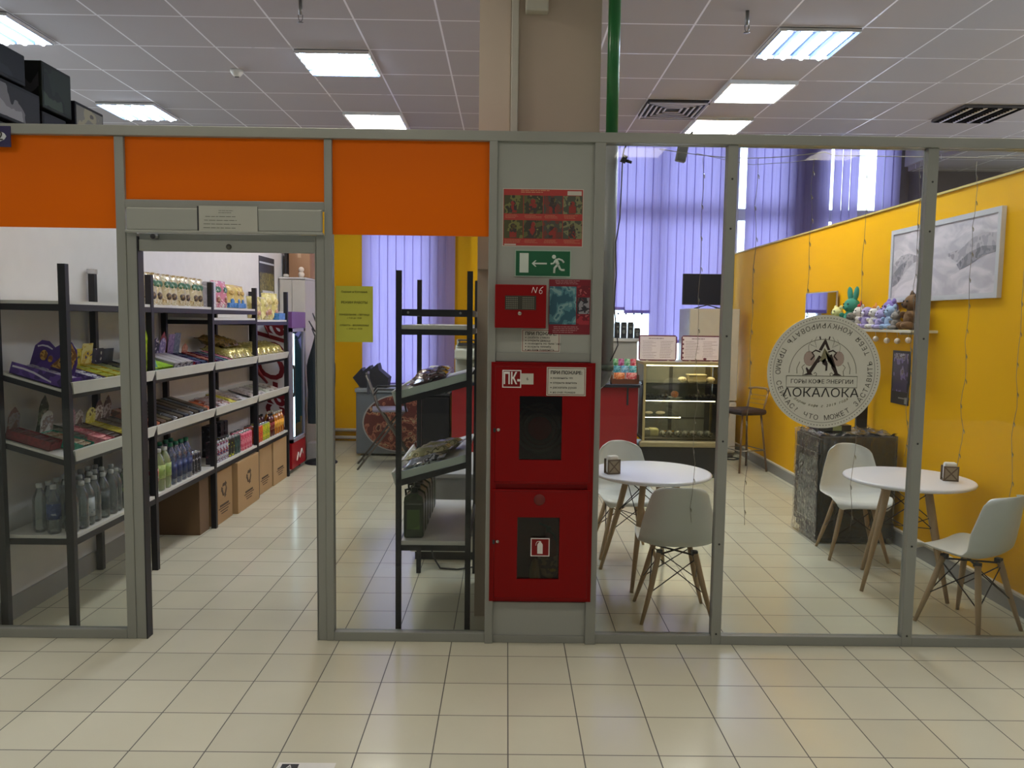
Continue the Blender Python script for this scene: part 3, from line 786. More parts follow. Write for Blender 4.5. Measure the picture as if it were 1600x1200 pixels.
def bagmesh(wd, ht, th, seed, nx=10, nz=12):
    rr = random.Random(seed); ph = [rr.uniform(0, 6) for _ in range(6)]
    def f(sgn):
        def g(u, v):
            x = (u-.5)*wd; z = v*ht
            e = (1-abs(2*u-1)**2.5)*(1-abs(2*v-1)**6)
            cr = .05*math.sin(9*u+ph[0]+3*v)*math.sin(7*v+ph[1])+.04*math.sin(23*u+ph[2])*math.sin(17*v+ph[3])
            return (x*(1-.04*math.sin(PI*v)), sgn*th/2*max(0, e)*(1+cr*4)+cr*.03*th, z)
        return g
    b = MB(); b.sheet(f(1), nx, nz); b.sheet(f(-1), nx, nz)
    return b
def pouch(label, mats_, wd=.14, ht=.2, th=.05, seed=1, group=None, window=True):
    """foil snack pouch standing up, face towards +x"""
    t = thing('snack_pouch', label, 'snack pouch', (0, 0, 0), 0, group)
    b = bagmesh(wd, ht, th, seed); b.bm.transform(RZ(PI/2)); mesh('pouch', b, mats_[0], t)
    b = MB(); b.ell((th*.5, 0, ht*.70), (.006, wd*.33, ht*.12), 14, 8); mesh('logo_patch', b, mats_[1], t)
    b = MB(); b.ell((th*.5, 0, ht*.30), (.006, wd*.22, ht*.13), 14, 8); mesh('picture_patch', b, mats_[2], t)
    b = MB(); b.box(-.002, .002, -wd/2, wd/2, ht-.004, ht+.012); mesh('seal', b, mats_[0], t)
    return t
def lyingbag(label, m, wd=.2, ht=.28, th=.07, seed=1, group=None, seal=None):
    t = thing('snack_bag', label, 'snack bag', (0, 0, 0), 0, group)
    b = bagmesh(wd, ht, th, seed, 12, 14)
    b.bm.transform(TR(ht/2, 0, th/2) @ Matrix(((0, 0, -1, 0), (1, 0, 0, 0), (0, 1, 0, 0), (0, 0, 0, 1))))
    mesh('bag', b, m, t)
    b = MB(); b.box(ht/2-.004, ht/2+.012, -wd/2, wd/2, th/2-.002, th/2+.002).box(-ht/2-.012, -ht/2+.004, -wd/2, wd/2, th/2-.002, th/2+.002)
    mesh('seal', b, seal or m, t)
    return t
def bottle(label, body, cap, lab, r=.034, h=.27, group=None, name='bottle', cat='bottle', lz=(.30, .62), liquid=None):
    t = thing(name, label, cat, (0, 0, 0), 0, group)
    pr = [(r*.85, 0), (r, .012), (r, h*.30), (r*.94, h*.34), (r, h*.38), (r, h*.66), (r*.85, h*.75), (r*.5, h*.86), (r*.38, h*.90), (r*.38, h*.94)]
    mesh('body', MB().lathe(pr, 14), body, t)
    mesh('cap', MB().lathe([(r*.44, h*.915), (r*.44, h*.99), (r*.40, h)], 12), cap, t)
    if lab: mesh('label', MB().lathe([(r*1.005, h*lz[0]), (r*1.02, h*lz[0]), (r*1.02, h*lz[1]), (r*1.005, h*lz[1])], 14), lab, t)
    return t
def can(label, ink, r=.028, h=.14, group=None):
    t = thing('drink_can', label, 'can', (0, 0, 0), 0, group)
    mesh('body', MB().lathe([(r*.8, 0), (r, .008), (r, h*.9), (r*.85, h*.97)], 16), ink, t)
    b = MB().lathe([(r*.86, h*.965), (r*.86, h), (r*.78, h), (r*.76, h*.975)], 16); b.box(-.004, .012, -.006, .006, h*.975, h*.99)
    mesh('lid', b, mat('B8BABC', .25, .8), t)
    return t

# ---- nearest bay, upper sloped shelf
Z2, Z3, Z4 = 1.30, .93, .51
y = 4.29
t = thing('display_carton', 'big purple chocolate display carton with a tall rounded header beside the first post', 'carton', (-2.56, 4.275, Z2+.055+.008), rot=(0, SL, 0))
b = MB(); b.box(-.13, .16, -.09, .09, 0, .004); b.box(-.13, .16, -.09, -.086, 0, .065).box(-.13, .16, .086, .09, 0, .04).box(.156, .16, -.09, .09, 0, .05)
pz = pmat(['4A2E7E', '5A3A92', '3C2468'], 8); mesh('tray', b, pz, t)
b = MB().prism([(-.135, 0), (.12, 0), (.12, .12), (.10, .19), (.06, .225), (.01, .20), (-.02, .17), (-.06, .195), (-.10, .19), (-.13, .15)], .004, TR(0, .088, 0) @ RX(math.radians(0)) @ FACE)
mesh('header_card', b, pz, t)
b = MB(); b.prism([(-.02, .06), (.10, .06), (.11, .16), (.06, .22), (.03, .20), (.02, .12)], .001, TR(0, .083, 0) @ FACE); b.ell((-.07, .083, .11), (.022, .001, .03), 10, 6); b.ell((-.03, .083, .10), (.014, .001, .02), 10, 6)
mesh('picture', b, pmat(['8A5A28', 'C89A48', '5A3418'], 30), t)
b = MB(); b.prism([(-.115, .155), (-.09, .167), (-.06, .17), (-.03, .16), (-.03, .153), (-.06, .160), (-.09, .158), (-.112, .146)], .001, TR(0, .083, 0) @ FACE)
b.prism([(-.12, .048), (-.06, .05), (0, .045), (.06, .03), (.10, .02), (.10, .012), (.05, .022), (0, .034), (-.06, .04), (-.12, .038)], .001, TR(0, -.0905, 0) @ FACE)
mesh('lettering_band', b, mat('C8C0D8', .5), t)
b = MB()
for i in range(5): b.box(-.12+i*.055, -.07+i*.055, -.08, .08, .006, .045, bev=.008)
mesh('bars', b, pmat(['B8B4C8', '8A86A8', 'D8D4E0'], 25), t)
c = carton('purple and silver chocolate carton right beside the big purple display carton', pmat(['3A2C5C', '4C3A74', '6A5C94'], 25), pmat(['B8B8C4', '6A6680', '8C8AA0'], 40), .11, .25, .05, 0)
on_slope(c, 4.50, Z2, -.13)
c = carton('plain yellow display carton with a square yellow header, nearer of two', pmat(['B8A818', 'D8C430', 'C0A818'], 30), pmat(['9AA020', '7C8418', 'B4B030'], 40), .12, .23, .05, .095, 'box', pmat(['E0D040', 'C8B028', '58682C'], 40))
on_slope(c, 4.635, Z2)
c = carton('yellow display carton with a taller cream header showing a purple print', pmat(['C8A830', 'B89824', 'D0B848'], 30), pmat(['9CA040', '8A8C34'], 40), .12, .23, .05, .125, 'box', pmat(['E4D890', 'D8B848', '5C4C70'], 28))
on_slope(c, 4.76, Z2)
c = carton('dark blue carton whose header shows white round sweets', pmat(['2C2A40', '3C3A54'], 30), pmat(['7C8450', '5C6440'], 40), .13, .23, .05, .09, 'box', pmat(['2A2640', '3A3450', 'D0CCC8'], 18))
on_slope(c, 4.885, Z2)
c = carton('plain dark blue carton next to the frame of the doorway', pmat(['2E3044', '3E4058'], 30), pmat(['34382C', '4A4C38'], 40), .13, .23, .05, .085, 'box', pmat(['34364C', '42445A', '54566C'], 12))
on_slope(c, 5.015, Z2)
for k, yy in enumerate((5.085, 5.112)):
    t = thing('snack_pouch', ['bright green tall pouch beside the left jamb of the doorway', 'second bright green tall pouch, right of the jamb and left of the rack post'][k], 'snack pouch', (-2.425+.03*k, yy, Z2+.02), rot=(0, .05, 0))
    b = bagmesh(.07, .30, .035, 30+k); b.bm.transform(RZ(PI/2)); mesh('pouch', b, pmat(['8CB020', 'B4D040', '4E7418'], 18), t)
# ---- nearest bay, lower sloped shelf
spec = [('dark red carton with a brown topped picture header, nearest on the lower sloped shelf', ['6A1420', '7C1C28'], ['5C141C', '3A1014', '8A3434'], ['6A3C30', '8C8488', '7C6A68'], 4.25, .11, .12, 'peak', -.25),
        ('teal green carton with a white rimmed domed header in front of the first post', ['2E8A72', '3C9C84'], ['7A5A40', 'A89C84', '5C3C2C'], ['B8BCBC', '7A6A64', '8C9094'], 4.37, .12, .12, 'arch', -.14),
        ('dark green carton with a green header behind the first post', ['26382C', '34483A'], ['4A5448', '2E3830'], ['2E4434', '6A7A6C', 'A8A898'], 4.485, .10, .17, 'peak', -.23),
        ('pink carton with a narrow rounded pink header', ['B0606C', 'C47880'], ['B85C68', 'D89898', '8C4450'], ['C898A0', '9A7884', 'B08088'], 4.585, .11, .11, 'arch', -.13),
        ('brown carton with a white topped picture header right of the first post', ['4C342C', '5C4438'], ['3A2C28', '6A5850'], ['6C4A40', 'B4ACA4', '8C7C74'], 4.70, .11, .09, 'peak', -.14),
        ('yellow carton with a curved yellow header on the lower sloped shelf', ['B4A424', 'C8B83C'], ['A89C28', '8C8420'], ['C8B838', 'D8CC78', '6A5A30'], 4.815, .11, .09, 'arch', -.13),
        ('brown carton with a pale cone drawn on its header', ['5A4438', '6A5444'], ['4C3C34', '7A6C60'], ['6A4E42', 'C8BCB0', '7A5C50'], 4.925, .10, .13, 'peak', -.14),
        ('brown carton with a curly brown header beside the doorway frame', ['4A3830', '5C4A40'], ['54483C', '8C7C60'], ['54382E', 'A89890', '6C5044'], 5.03, .10, .145, 'peak', -.14)]
for lab, ink, goods, hd, yy, ww, hh, sh, dx in spec:
    c = carton(lab, pmat(ink+[ink[0]], 25), pmat(goods, 45), ww, .25, .05, hh, sh, pmat(hd, 26)); on_slope(c, yy, Z3, dx)
# ---- nearest bay, lowest shelf: water
M_pet = clear('E4ECEC', .10, .08, .10); M_petcap = mat('B8BCBC', .5)
w1 = bottle('clear water bottle with a blue label at the near end of the lowest shelf', M_pet, M_petcap, pmat(['2C3A64', '3C4C7C', 'A8B0C0'], 30), .036, .27)
w1.location = (-2.49, 4.22, Z4+.001)
base = bottle('unlabelled clear water bottle, nearest bay', M_pet, M_petcap, None, .036, .27, 'clear water bottles on the lowest shelf')
base.location = (-2.40, 4.235, Z4+.001)
k = 0
for col_, xs in enumerate((-2.40, -2.49, -2.58)):
    for j in range(8):
        yy = 4.235+.083*j+.008*((j*7+col_) % 3)
        if (col_ == 0 and j == 0) or (col_ == 1 and j == 0): continue
        if col_ == 0 and j in (2, 4): continue
        dup(base, (xs+.006*((j*5) % 3-1), yy, Z4+.001))
for k, (yy, lab) in enumerate(((4.40, 'clear water bottle with a pale printed label right of the front post'), (4.57, 'clear water bottle with a wide dark label in the middle of the nearest bay'))):
    c = bottle(lab, M_pet, M_petcap, pmat([['A8B0B4', '6C7A84'], ['3C4648', '4C585A']][k]*1, 30), .036, .27, lz=(.2, .6)); c.location = (-2.40, yy, Z4+.001)
dk = bottle('dark labelled clear bottle, nearest bay', M_pet, mat('9CA4A8', .5), pmat(['2C3440', '4A5460', '7C8890'], 30), .03, .22, 'dark labelled bottles near the doorway frame')
dk.location = (-2.40, 4.90, Z4+.001)
for xx, yy in ((-2.40, 4.965), (-2.40, 5.03), (-2.40, 5.09), (-2.475, 4.91), (-2.475, 4.98), (-2.475, 5.05), (-2.55, 4.94), (-2.55, 5.01)): dup(dk, (xx, yy, Z4+.001))
ln_ = bottle('dark labelled bottle with a lime green mark', M_pet, mat('9CA4A8', .5), pmat(['2C3440', '98C020', '2C3440'], 18), .03, .22); ln_.location = (-2.40, 4.84, Z4+.001)

# ---- second bay
pm = [pmat(['C8BC98', 'E0D8C0', 'A8905C', 'D4C49C'], 16, .22, metal=.15, bump=.1), pmat(['2E5C40', '3E7454', '9CB4A0'], 40), pmat(['3A2C24', '6A5638', '8C7448'], 40)]
p0 = pouch('cream snack pouch with a green oval, top shelf', pm, .13, .205, .05, 3, 'cream and green snack pouches on the top shelf')
p0.location = (-2.40, 5.26, 1.791); p0.rotation_euler = (0, -.06, -.25)
for i in range(1, 8):
    q = dup(p0, (-2.40-.012*(i % 2), 5.26+.118*i, 1.791), (0, -.06, -.25+.12*((i*3) % 4-1.5)*.5))
for i in range(3): dup(p0, (-2.50, 5.35+.25*i, 1.791), (0, -.06, -.1))
c = carton('bright green flat carton at the near end of the second bay', pmat(['7CA818', '9CC830', '88B41C'], 14), pmat(['8CB420', '68901C'], 30), .30, .22, .06, 0, full=False); on_slope(c, 5.335, Z2, -.12)
b = MB().box(-.11, .11, -.147, .147, .055, .062); mesh('lid', b, pmat(['7CA818', '9CC830', '88B41C'], 14), c)
t = solo('snack_packet', bagmesh(.09, .12, .03, 77), pmat(['2E7C6C', '50A08C', 'B8C8A0'], 30), 'teal packet in front of the bright green carton', 'snack packet'); t.location = (-2.37, 5.24, Z2+.03); t.rotation_euler = (-.3, 0, PI/2)
M_gr = pmat(['8A8894', '9C9AA4', '86848E'], 8)
for i in range(3):
    c = carton(['grey and white long carton with a blue oval header, nearest of three', 'middle one of the three grey and white long cartons', 'farthest of the three grey and white long cartons with a lilac header'][i],
               M_gr, pmat(['ACAAAC', '8C8A90'], 30), .105, .22, .075, .115, 'arch', pmat([['2C2C48', 'B8B4C0', '4A4A68'], ['30304C', 'C0BCC8', '50506C'], ['7C70A0', 'B8B0C8', '8C80AC']][i], 22))
    on_slope(c, 5.555+.112*i, Z2, -.12); mesh('lid', MB().box(-.105, .105, -.05, .05, .07, .078), pmat(['B0AEB0', 'A4A2A8'], 10), c)
    mesh('end_print', MB().ell((.111, 0, .038), (.001, .032, .028), 12, 6), pmat(['1E1E2A', '2A2A38', 'C8C8D0'], 40), c)
c = carton('open red carton with a pointed red flap', pmat(['8C1C28', 'A42834'], 20), pmat(['7A2430', '5C1820'], 30), .12, .24, .05, .17, 'peak', pmat(['7C1822', '8C2830', '3A1818'], 20)); on_slope(c, 5.90, Z2, -.16)
c = carton('violet carton with a tilted lilac header card', pmat(['4A3468', '5C4880'], 20), pmat(['584478', '3C2C58'], 30), .11, .24, .05, .15, 'box', pmat(['8C78A8', '6C5890', 'B4A4C4'], 22)); on_slope(c, 6.02, Z2, -.15)
c = carton('slate blue carton with a blue grey header card', pmat(['384866', '4C5C7C'], 20), pmat(['4A5A78', '2C3854'], 30), .11, .24, .05, .16, 'box', pmat(['5C7088', '7C8CA0', '3E5068'], 22)); on_slope(c, 6.125, Z2, -.15)
c = carton('red and cream carton at the near end of the third bay', pmat(['9C3434', 'C09080'], 20), pmat(['B07868', '8C4440'], 30), .12, .24, .05, .07, 'peak', pmat(['C08C78', 'A05C50', 'D8C4B4'], 22)); on_slope(c, 6.29, Z2, -.15)
# lower sloped shelf: chocolate bar boxes
cols = [['A8583C', '7A4430', 'C47850'], ['5C4A3C', '4A3A30', '6C5A4A'], ['48402E', '5A5038', '3A3224'], ['44464A', '34363A', 'C8CCD0'], ['4C4438', '3C362C', '5C5444'], ['3A3C44', '2C2E36', '5C6474'], ['5A4C3C', '483C30', 'A8B4BC'], ['4C4236', '3A3228', '5C5246'], ['3C4650', '2C343C', '8CA0AC'], ['544638', '42382C', '64584A']]
nm = ['orange ended', 'plain brown', 'dark olive', 'white edged black', 'dark tan', 'charcoal and blue', 'brown and pale blue', 'deep brown', 'slate blue ended', 'milk chocolate brown']
for i in range(10):
    t = thing('chocolate_box', nm[i]+' flat chocolate box, second bay, %s from the near end' % ORD[i], 'chocolate box', (0, 0, 0), 0, 'leaning flat boxes on the second bay')
    b = MB().box(-.16, .16, -.033, .033, .002, .06, bev=.003); mesh('box', b, pmat(cols[i], 14), t)
    b = MB().box(.1602, .162, -.028, .028, .006, .055); mesh('end_label', b, pmat([cols[i][2], cols[i][0], cols[i][2]], 40), t)
    on_slope(t, 5.23+.094*i, Z3, -.165)
    t.rotation_euler = (0, SL, -.12+.03*(i % 3))
# lowest shelf, second bay
M_g1 = clear('C8D8A0', .12, .08, .35); M_bl = clear('8CA0C8', .14, .06, .25)
q = bottle('pale yellow green bottle with a red and white label just right of the rack post', M_g1, mat('C8CCC8', .5), pmat(['B8BCB0', 'A8302C', 'D8D8D0'], 14), .04, .27); q.location = (-2.40, 5.21, Z4+.001)
q = bottle('large yellow green lemonade bottle, first in the second bay', M_g1, mat('C8CCC8', .5), pmat(['A4B870', '8CA458', '5C7848'], 18), .045, .29); q.location = (-2.40, 5.305, Z4+.001)
dup(q, (-2.40, 5.40, Z4+.001), label='large yellow green lemonade bottle beside the blue bottles')
dup(q, (-2.50, 5.28, Z4+.001), label='yellow green lemonade bottle standing in the back row')
q = bottle('blue tinted water bottle with green cap', M_bl, mat('1E6A50', .4), pmat(['2A3864', '1E2A54', '4A5C8C'], 18), .042, .30, 'blue water bottles with green caps', lz=(.15, .55)); q.location = (-2.40, 5.50, Z4+.001)
for xx, yy in ((-2.40, 5.59), (-2.40, 5.68), (-2.40, 5.77), (-2.49, 5.53), (-2.49, 5.63), (-2.49, 5.72)): dup(q, (xx, yy, Z4+.001))
q = can('slim dark drink can, second bay', pmat(['24242C', '34343E', 'B0B0B8'], 50), .027, .165, 'slim dark cans beside the blue bottles'); q.location = (-2.395, 5.845, Z4+.001)
for xx, yy in ((-2.395, 5.905), (-2.395, 5.965), (-2.46, 5.86), (-2.46, 5.925), (-2.46, 5.985)): dup(q, (xx, yy, Z4+.001))

# ---- third bay
t = solo('carton', MB().box(-2.52, -2.365, 6.245, 6.335, 1.791, 1.995, bev=.003), pmat(['C8C4CC', 'B8B4BC', 'D8D4D8'], 20), 'white upright carton at the near end of the third bay top shelf', 'carton')
pm2 = [pmat(['C87C90', 'E0C4C0', 'B85C78', 'D8D0C8'], 14, .22, bump=.1), pmat(['2E5C48', '4C7C64', 'C8D0C8'], 40), pmat(['7A4438', 'A87C60', '8C5444'], 40)]
q = pouch('pink and white snack pouch beside the white upright carton', pm2, .14, .21, .05, 8, 'pink snack pouches'); q.location = (-2.40, 6.44, 1.791); q.rotation_euler = (0, -.06, -.2)
dup(q, (-2.40, 6.60, 1.791), (0, -.06, .05), label='second pink and white snack pouch, next to the gold and blue ones')
pm3 = [pmat(['D0B468', 'E4CC84', 'B89448'], 14, .22, bump=.1), pmat(['A88448', 'D8B868', '9C7438'], 40), pmat(['2E68A8', '4C84BC', '345C90'], 20)]
q = pouch('gold and blue snack pouch, third bay', pm3, .14, .19, .05, 9, 'gold and blue pouches, third bay'); q.location = (-2.40, 6.76, 1.791); q.rotation_euler = (0, -.06, -.2)
mesh('blue_base', MB().box(-.012, .031, -.06, .06, .002, .045, bev=.006), pm3[2], q)
dup(q, (-2.40, 6.92, 1.791), (0, -.06, .1))
dup(q, (-2.42, 7.08, 1.791), (0, -.06, .0))
for i, (cc, lab) in enumerate(((['5C4474', '4A3460', '7C6494'], 'purple open carton beside the red and cream carton'), (['3A6878', '4C7C8C', '2C5464'], 'teal blue open carton on the third bay'), (['B06078', 'C07C8C', '9C4C64'], 'pink open carton beside the gold snack bags'))):
    c = carton(lab, pmat(cc, 20), pmat([cc[1], cc[2], 'A8A0A8'], 40), .10, .25, .05, 0); on_slope(c, 6.42+.105*i, Z2, -.13)
M_gold = pmat(['A89C58', 'C8BC80', '8C8048', 'D0C8A0'], 14, .25, metal=.3, bump=.25)
M_brz = pmat(['7C6434', '94784A', '5C4A28'], 12, .25, metal=.3, bump=.25)
q = lyingbag('gold foil snack bag, third bay', M_gold, .13, .28, .10, 4, 'gold snack bags, third bay'); on_slope(q, 6.76, Z2, -.16)
for k, yy in enumerate((6.87, 6.98, 7.09, 7.20)):
    z = dup(q); on_slope(z, yy, Z2, -.17+.01*(k % 2))
q = lyingbag('bronze foil snack bag propped behind the gold bags', M_brz, .2, .26, .08, 5); on_slope(q, 6.86, Z2, -.24, .085)
dup(q, (q.location.x, 7.08, q.location.z), label='second bronze foil bag propped behind the gold bags, next to the rack post')
flatc = [(['C8683C', '9C4830', 'E0A080'], 'orange'), (['8C4434', 'A89C9C', '6C3428'], 'rust and silver'), (['A89CA0', 'C0B8BC', '6C6064'], 'silver grey'), (['B4A8A8', '8C5C48', 'C8C0C0'], 'silver and brown'), (['C0B434', 'D0C860', '948C24'], 'yellow'), (['B8A8A0', 'A08C84', 'C8BCB4'], 'dusty pink'), (['A8A4A8', 'BCB8BC', '8C888C'], 'pale grey')]
for i, (cc, nn) in enumerate(flatc):
    q = lyingbag(nn+' flat snack packet, third bay, %s from the near post' % ORD[i], pmat(cc, 20, .3), .11, .22, .03, 40+i, 'flat snack packets, third bay'); on_slope(q, 6.29+.138*i, Z3, -.13-.015*(i % 3)-.02*(i > 3)*i*.3); q.rotation_euler.z = .1*(i % 3-1)
t = solo('drink_carton', MB().box(-2.44, -2.37, 6.245, 6.31, Z4+.001, Z4+.185, bev=.003), pmat(['2C2830', '3C343C', '7A4048'], 30), 'dark purple boxed drink right behind the rack post of the third bay', 'drink carton')
q = can('slim blue, red and silver drink can', pmat(['B8BCC8', '8C3444', '34406C', 'C8CCD8'], 34), .027, .165, 'blue red silver cans'); q.location = (-2.395, 6.365, Z4+.001)
for xx, yy in ((-2.395, 6.43), (-2.395, 6.495), (-2.395, 6.56), (-2.46, 6.38), (-2.46, 6.45), (-2.46, 6.52)): dup(q, (xx, yy, Z4+.001))
q = can('black and yellow energy drink can', pmat(['202020', '2C2C28', 'D8E020'], 30), .03, .165, 'black and yellow cans'); q.location = (-2.395, 6.635, Z4+.001)
for xx, yy in ((-2.395, 6.705), (-2.465, 6.64), (-2.465, 6.71)): dup(q, (xx, yy, Z4+.001))
q = can('dark teal energy drink can', pmat(['1E3434', '2C4A48', '506C6C'], 30), .03, .165, 'dark teal cans'); q.location = (-2.395, 6.78, Z4+.001)
for xx, yy in ((-2.395, 6.85), (-2.465, 6.79)): dup(q, (xx, yy, Z4+.001))
for i in range(4):
    t = solo('drink_carton', MB().box(-.035, .035, -.04, .04, 0, .27, bev=.004), pmat(['1C1C20', '28282E', '54545C'], 30), '%s black tall box from the near end, behind the cans of the third bay' % ['first', 'second', 'third', 'last'][i], 'drink carton', 'black tall boxes, third bay'); t.location = (-2.56, 6.60+.1*i+.06*(i > 1), Z4+.001)
q = can('pink drink can, third bay', pmat(['C84C68', 'E08898', 'A83048'], 34), .031, .165, 'pink cans'); q.location = (-2.395, 6.95, Z4+.001)
for xx, yy in ((-2.395, 7.02), (-2.395, 7.09), (-2.395, 7.16), (-2.465, 6.97), (-2.465, 7.05), (-2.465, 7.13)): dup(q, (xx, yy, Z4+.001))

# ---- farthest bay
pm4 = [pmat(['C8BC78', 'E0D49C', 'A89850'], 14, .22, bump=.1), pmat(['B8A460', 'D8C888', '9C8848'], 40), pmat(['A87860', 'C89C84', '8C6048'], 30)]
q = pouch('gold snack pouch, farthest bay', pm4, .17, .21, .06, 12, 'gold pouches, farthest bay'); q.location = (-2.41, 7.39, 1.691); q.rotation_euler = (0, -.06, -.3)
for k in range(1, 5): dup(q, (-2.41-.02*(k % 2), 7.39+.17*k, 1.691), (0, -.06, -.3+.15*(k % 3)), scale=(1, 1, 1+.22*(k > 2)))
t = solo('carton', MB().box(-2.42, -2.35, 8.02, 8.24, 1.691, 1.76, bev=.004), pmat(['3470B0', '4C88C0', '2C5C98'], 20), 'low blue box at the far end of the farthest top shelf', 'carton')
q = lyingbag('gold foil snack bag, farthest bay', M_gold, .15, .30, .10, 14, 'gold snack bags, farthest bay'); on_slope(q, 7.37, Z2, -.16)
for k, yy in enumerate((7.53, 7.69, 7.86, 8.03, 8.18)):
    z = dup(q); on_slope(z, yy, Z2, -.17+.01*(k % 2))
for i in range(6):
    q = lyingbag(['grey', 'white and silver', 'dull silver', 'pale green and grey', 'stone grey', 'white and brown'][i]+' flat snack packet on the farthest bay', pmat([['A49C9C', 'C0B8B8', '8C8484'], ['C8C4C4', 'B0ACAC', '7C7474'], ['A8A4A0', '94908C', 'C0BCB8'], ['A4A894', 'B8BCA8', '8C9080'], ['9C9890', '88847C', 'B4B0A8'], ['C4C0B8', '8C7C6C', 'ACA8A0']][i], 20, .3), .12, .24, .03, 60+i, 'flat snack packets, farthest bay'); on_slope(q, 7.37+.15*i, Z3, -.15)
q = can('orange and red drink can, farthest bay', pmat(['D8682C', 'C83434', 'E8A850'], 34), .033, .165, 'orange and red cans, farthest bay'); q.location = (-2.395, 7.335, Z4+.001)
for xx, yy in ((-2.395, 7.405), (-2.395, 7.475), (-2.47, 7.35), (-2.47, 7.42)): dup(q, (xx, yy, Z4+.001))
q = can('yellow and green drink can, farthest bay', pmat(['C8C034', '8CA430', 'E0C850'], 34), .033, .165, 'yellow and green cans, farthest bay'); q.location = (-2.395, 7.55, Z4+.001)
for xx, yy in ((-2.395, 7.625), (-2.395, 7.70), (-2.47, 7.56)): dup(q, (xx, yy, Z4+.001))
q = bottle('small dark red drink bottle, farthest bay', clear('6A1C20', .12, .05, .5), M_blk, pmat(['8C2428', '6C181C', 'C0A080'], 30), .032, .23, 'dark red bottles, farthest bay'); q.location = (-2.395, 7.79, Z4+.001)
for xx, yy in ((-2.395, 7.865), (-2.47, 7.62), (-2.47, 7.70), (-2.47, 7.79)): dup(q, (xx, yy, Z4+.001))
q = bottle('orange juice bottle, farthest bay', clear('D88428', .12, .05, .6), mat('C8C8C0', .5), pmat(['D88C28', 'E8B040', 'C06820'], 24), .034, .23, 'orange juice bottles'); q.location = (-2.395, 7.95, Z4+.001)
for xx, yy in ((-2.395, 8.03), (-2.395, 8.11), (-2.395, 8.19), (-2.47, 7.96), (-2.47, 8.04), (-2.47, 8.12)): dup(q, (xx, yy, Z4+.001))

# ---- cardboard boxes under the shelves
M_card = mat('A88A62', .8, 0, .06, 4); M_card2 = mat('9C7E58', .8, 0, .06, 4)
def cbox(label, x0, x1, y0, y1, h, m, sym=False, prints=True):
    t = thing('cardboard_box', label, 'cardboard box', ((x0+x1)/2, (y0+y1)/2, 0))
    P('box', MB().box(x0, x1, y0, y1, 0, h, bev=.004), m, t)
    P('tape', MB().box((x0+x1)/2-.025, (x0+x1)/2+.025, y0, y1, h, h+.0015).box((x0+x1)/2-.025, (x0+x1)/2+.025, y0-.001, y0, h-.08, h), mat('B89C70', .35), t)
    if sym or prints:
        b = MB(); yc = (y0+y1)/2; T = TR(x1+.0002, yc, h*.62) @ FACEX
        if sym:
            for k in range(3):
                R_ = Matrix.Rotation(k*2*PI/3, 4, 'Z')
                b.prism([(-.035, .022), (.02, .022), (.02, .012), (.045, .032), (.02, .052), (.02, .042), (-.02, .042)], .001, T @ R_ @ Matrix.Scale(1.3, 4))
        for k in range(4):
            z = h*.33-k*.022; wd_ = (.10, .13, .09, .07)[k]*min(1, (y1-y0)/.35)
            b.box(x1, x1+.001, yc-wd_, yc+wd_, z-(.009 if k == 0 else .004), z+(.009 if k == 0 else .004))
        P('print', b, mat('4A3C2C', .8), t)
    return t
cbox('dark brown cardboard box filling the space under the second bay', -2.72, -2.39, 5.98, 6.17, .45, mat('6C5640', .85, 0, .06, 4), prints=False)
cbox('cardboard box partly hidden by the rack post of the third bay', -2.66, -2.36, 6.235, 6.62, .44, M_card2, True)
cbox('cardboard box with a recycling symbol standing forward under the third bay', -2.55, -2.325, 6.66, 7.235, .45, M_card, True)
cbox('tall cardboard box under the near half of the farthest bay', -2.70, -2.365, 7.31, 7.77, .455, M_card)
cbox('tall cardboard box under the far half of the farthest bay', -2.70, -2.355, 7.79, 8.26, .455, mat('B0926A', .8, 0, .06, 4))
# box on the wall end: more black boxes above the neighbouring unit
t = thing('storage_rack', 'tall storage rack in the neighbouring unit, its top just reaching over the partition', 'storage rack', (-3.2, 4.9, 0))
P('top_shelf', MB().box(-3.55, -2.87, 4.1, 6.0, 2.66, 2.69), M_shelf, t)
for x in (-3.53, -2.89):
    for y in (4.12, 5.98): P('post', MB().box(x-.018, x+.018, y-.018, y+.018, 0, 2.66), M_met, t)
def gbox(label, x0, x1, y0, y1, z0, z1, ms, gloss_y0=None):
    t = thing('appliance_box', label, 'box', ((x0+x1)/2, (y0+y1)/2, z0))
    P('box', MB().box(x0, x1, y0, y1, z0, z1, bev=.006), ms[0], t)
    P('side_print', MB().box(x1, x1+.0015, y0+.015, y1-.015, z0+.02, z1-.02), ms[1], t)
    P('end_print', MB().box(x0+.02, x1-.02, y0-.0015, y0, z0+.02, z1-.02), ms[2], t)
    return t
def matte(m):
    m.node_tree.nodes['Principled BSDF'].inputs['Specular IOR Level'].default_value = .08; return m
K = lambda *a: matte(pmat([''.join('%02X' % int(int(c[i:i+2], 16)*.6) for i in (0, 2, 4)) for c in a], 7, .6))
gbox('tall blue and red printed box at the left edge above the partition', -3.25, -2.86, 4.09, 4.37, 2.695, 3.32, [K('2C5080', '1E3458'), K('5C2A20', '88A030', '3C6490'), K('3C6490', '6C3428', '284468')])
gbox('black box with a grey product picture on its side, above the partition', -3.3, -2.865, 4.40, 4.86, 2.82, 3.04, [K('1C1C20', '28282C'), K('2C2C30', '8C8C90', 'B4B4B8'), K('1C1C20', '34343A')])
gbox('shallow black carton under the box with the grey picture', -3.3, -2.87, 4.42, 4.86, 2.695, 2.80, [K('2C2A28', '3A3836'), K('34322E', '5A5650', '706C64'), K('2C2A28', '3A3836')])
gbox('flat black box lying on top of the picture box', -3.3, -2.88, 4.40, 4.75, 3.06, 3.24, [K('202226', '2C2E32'), K('202226', '30343A'), K('1C1E22', '2C2E32')])
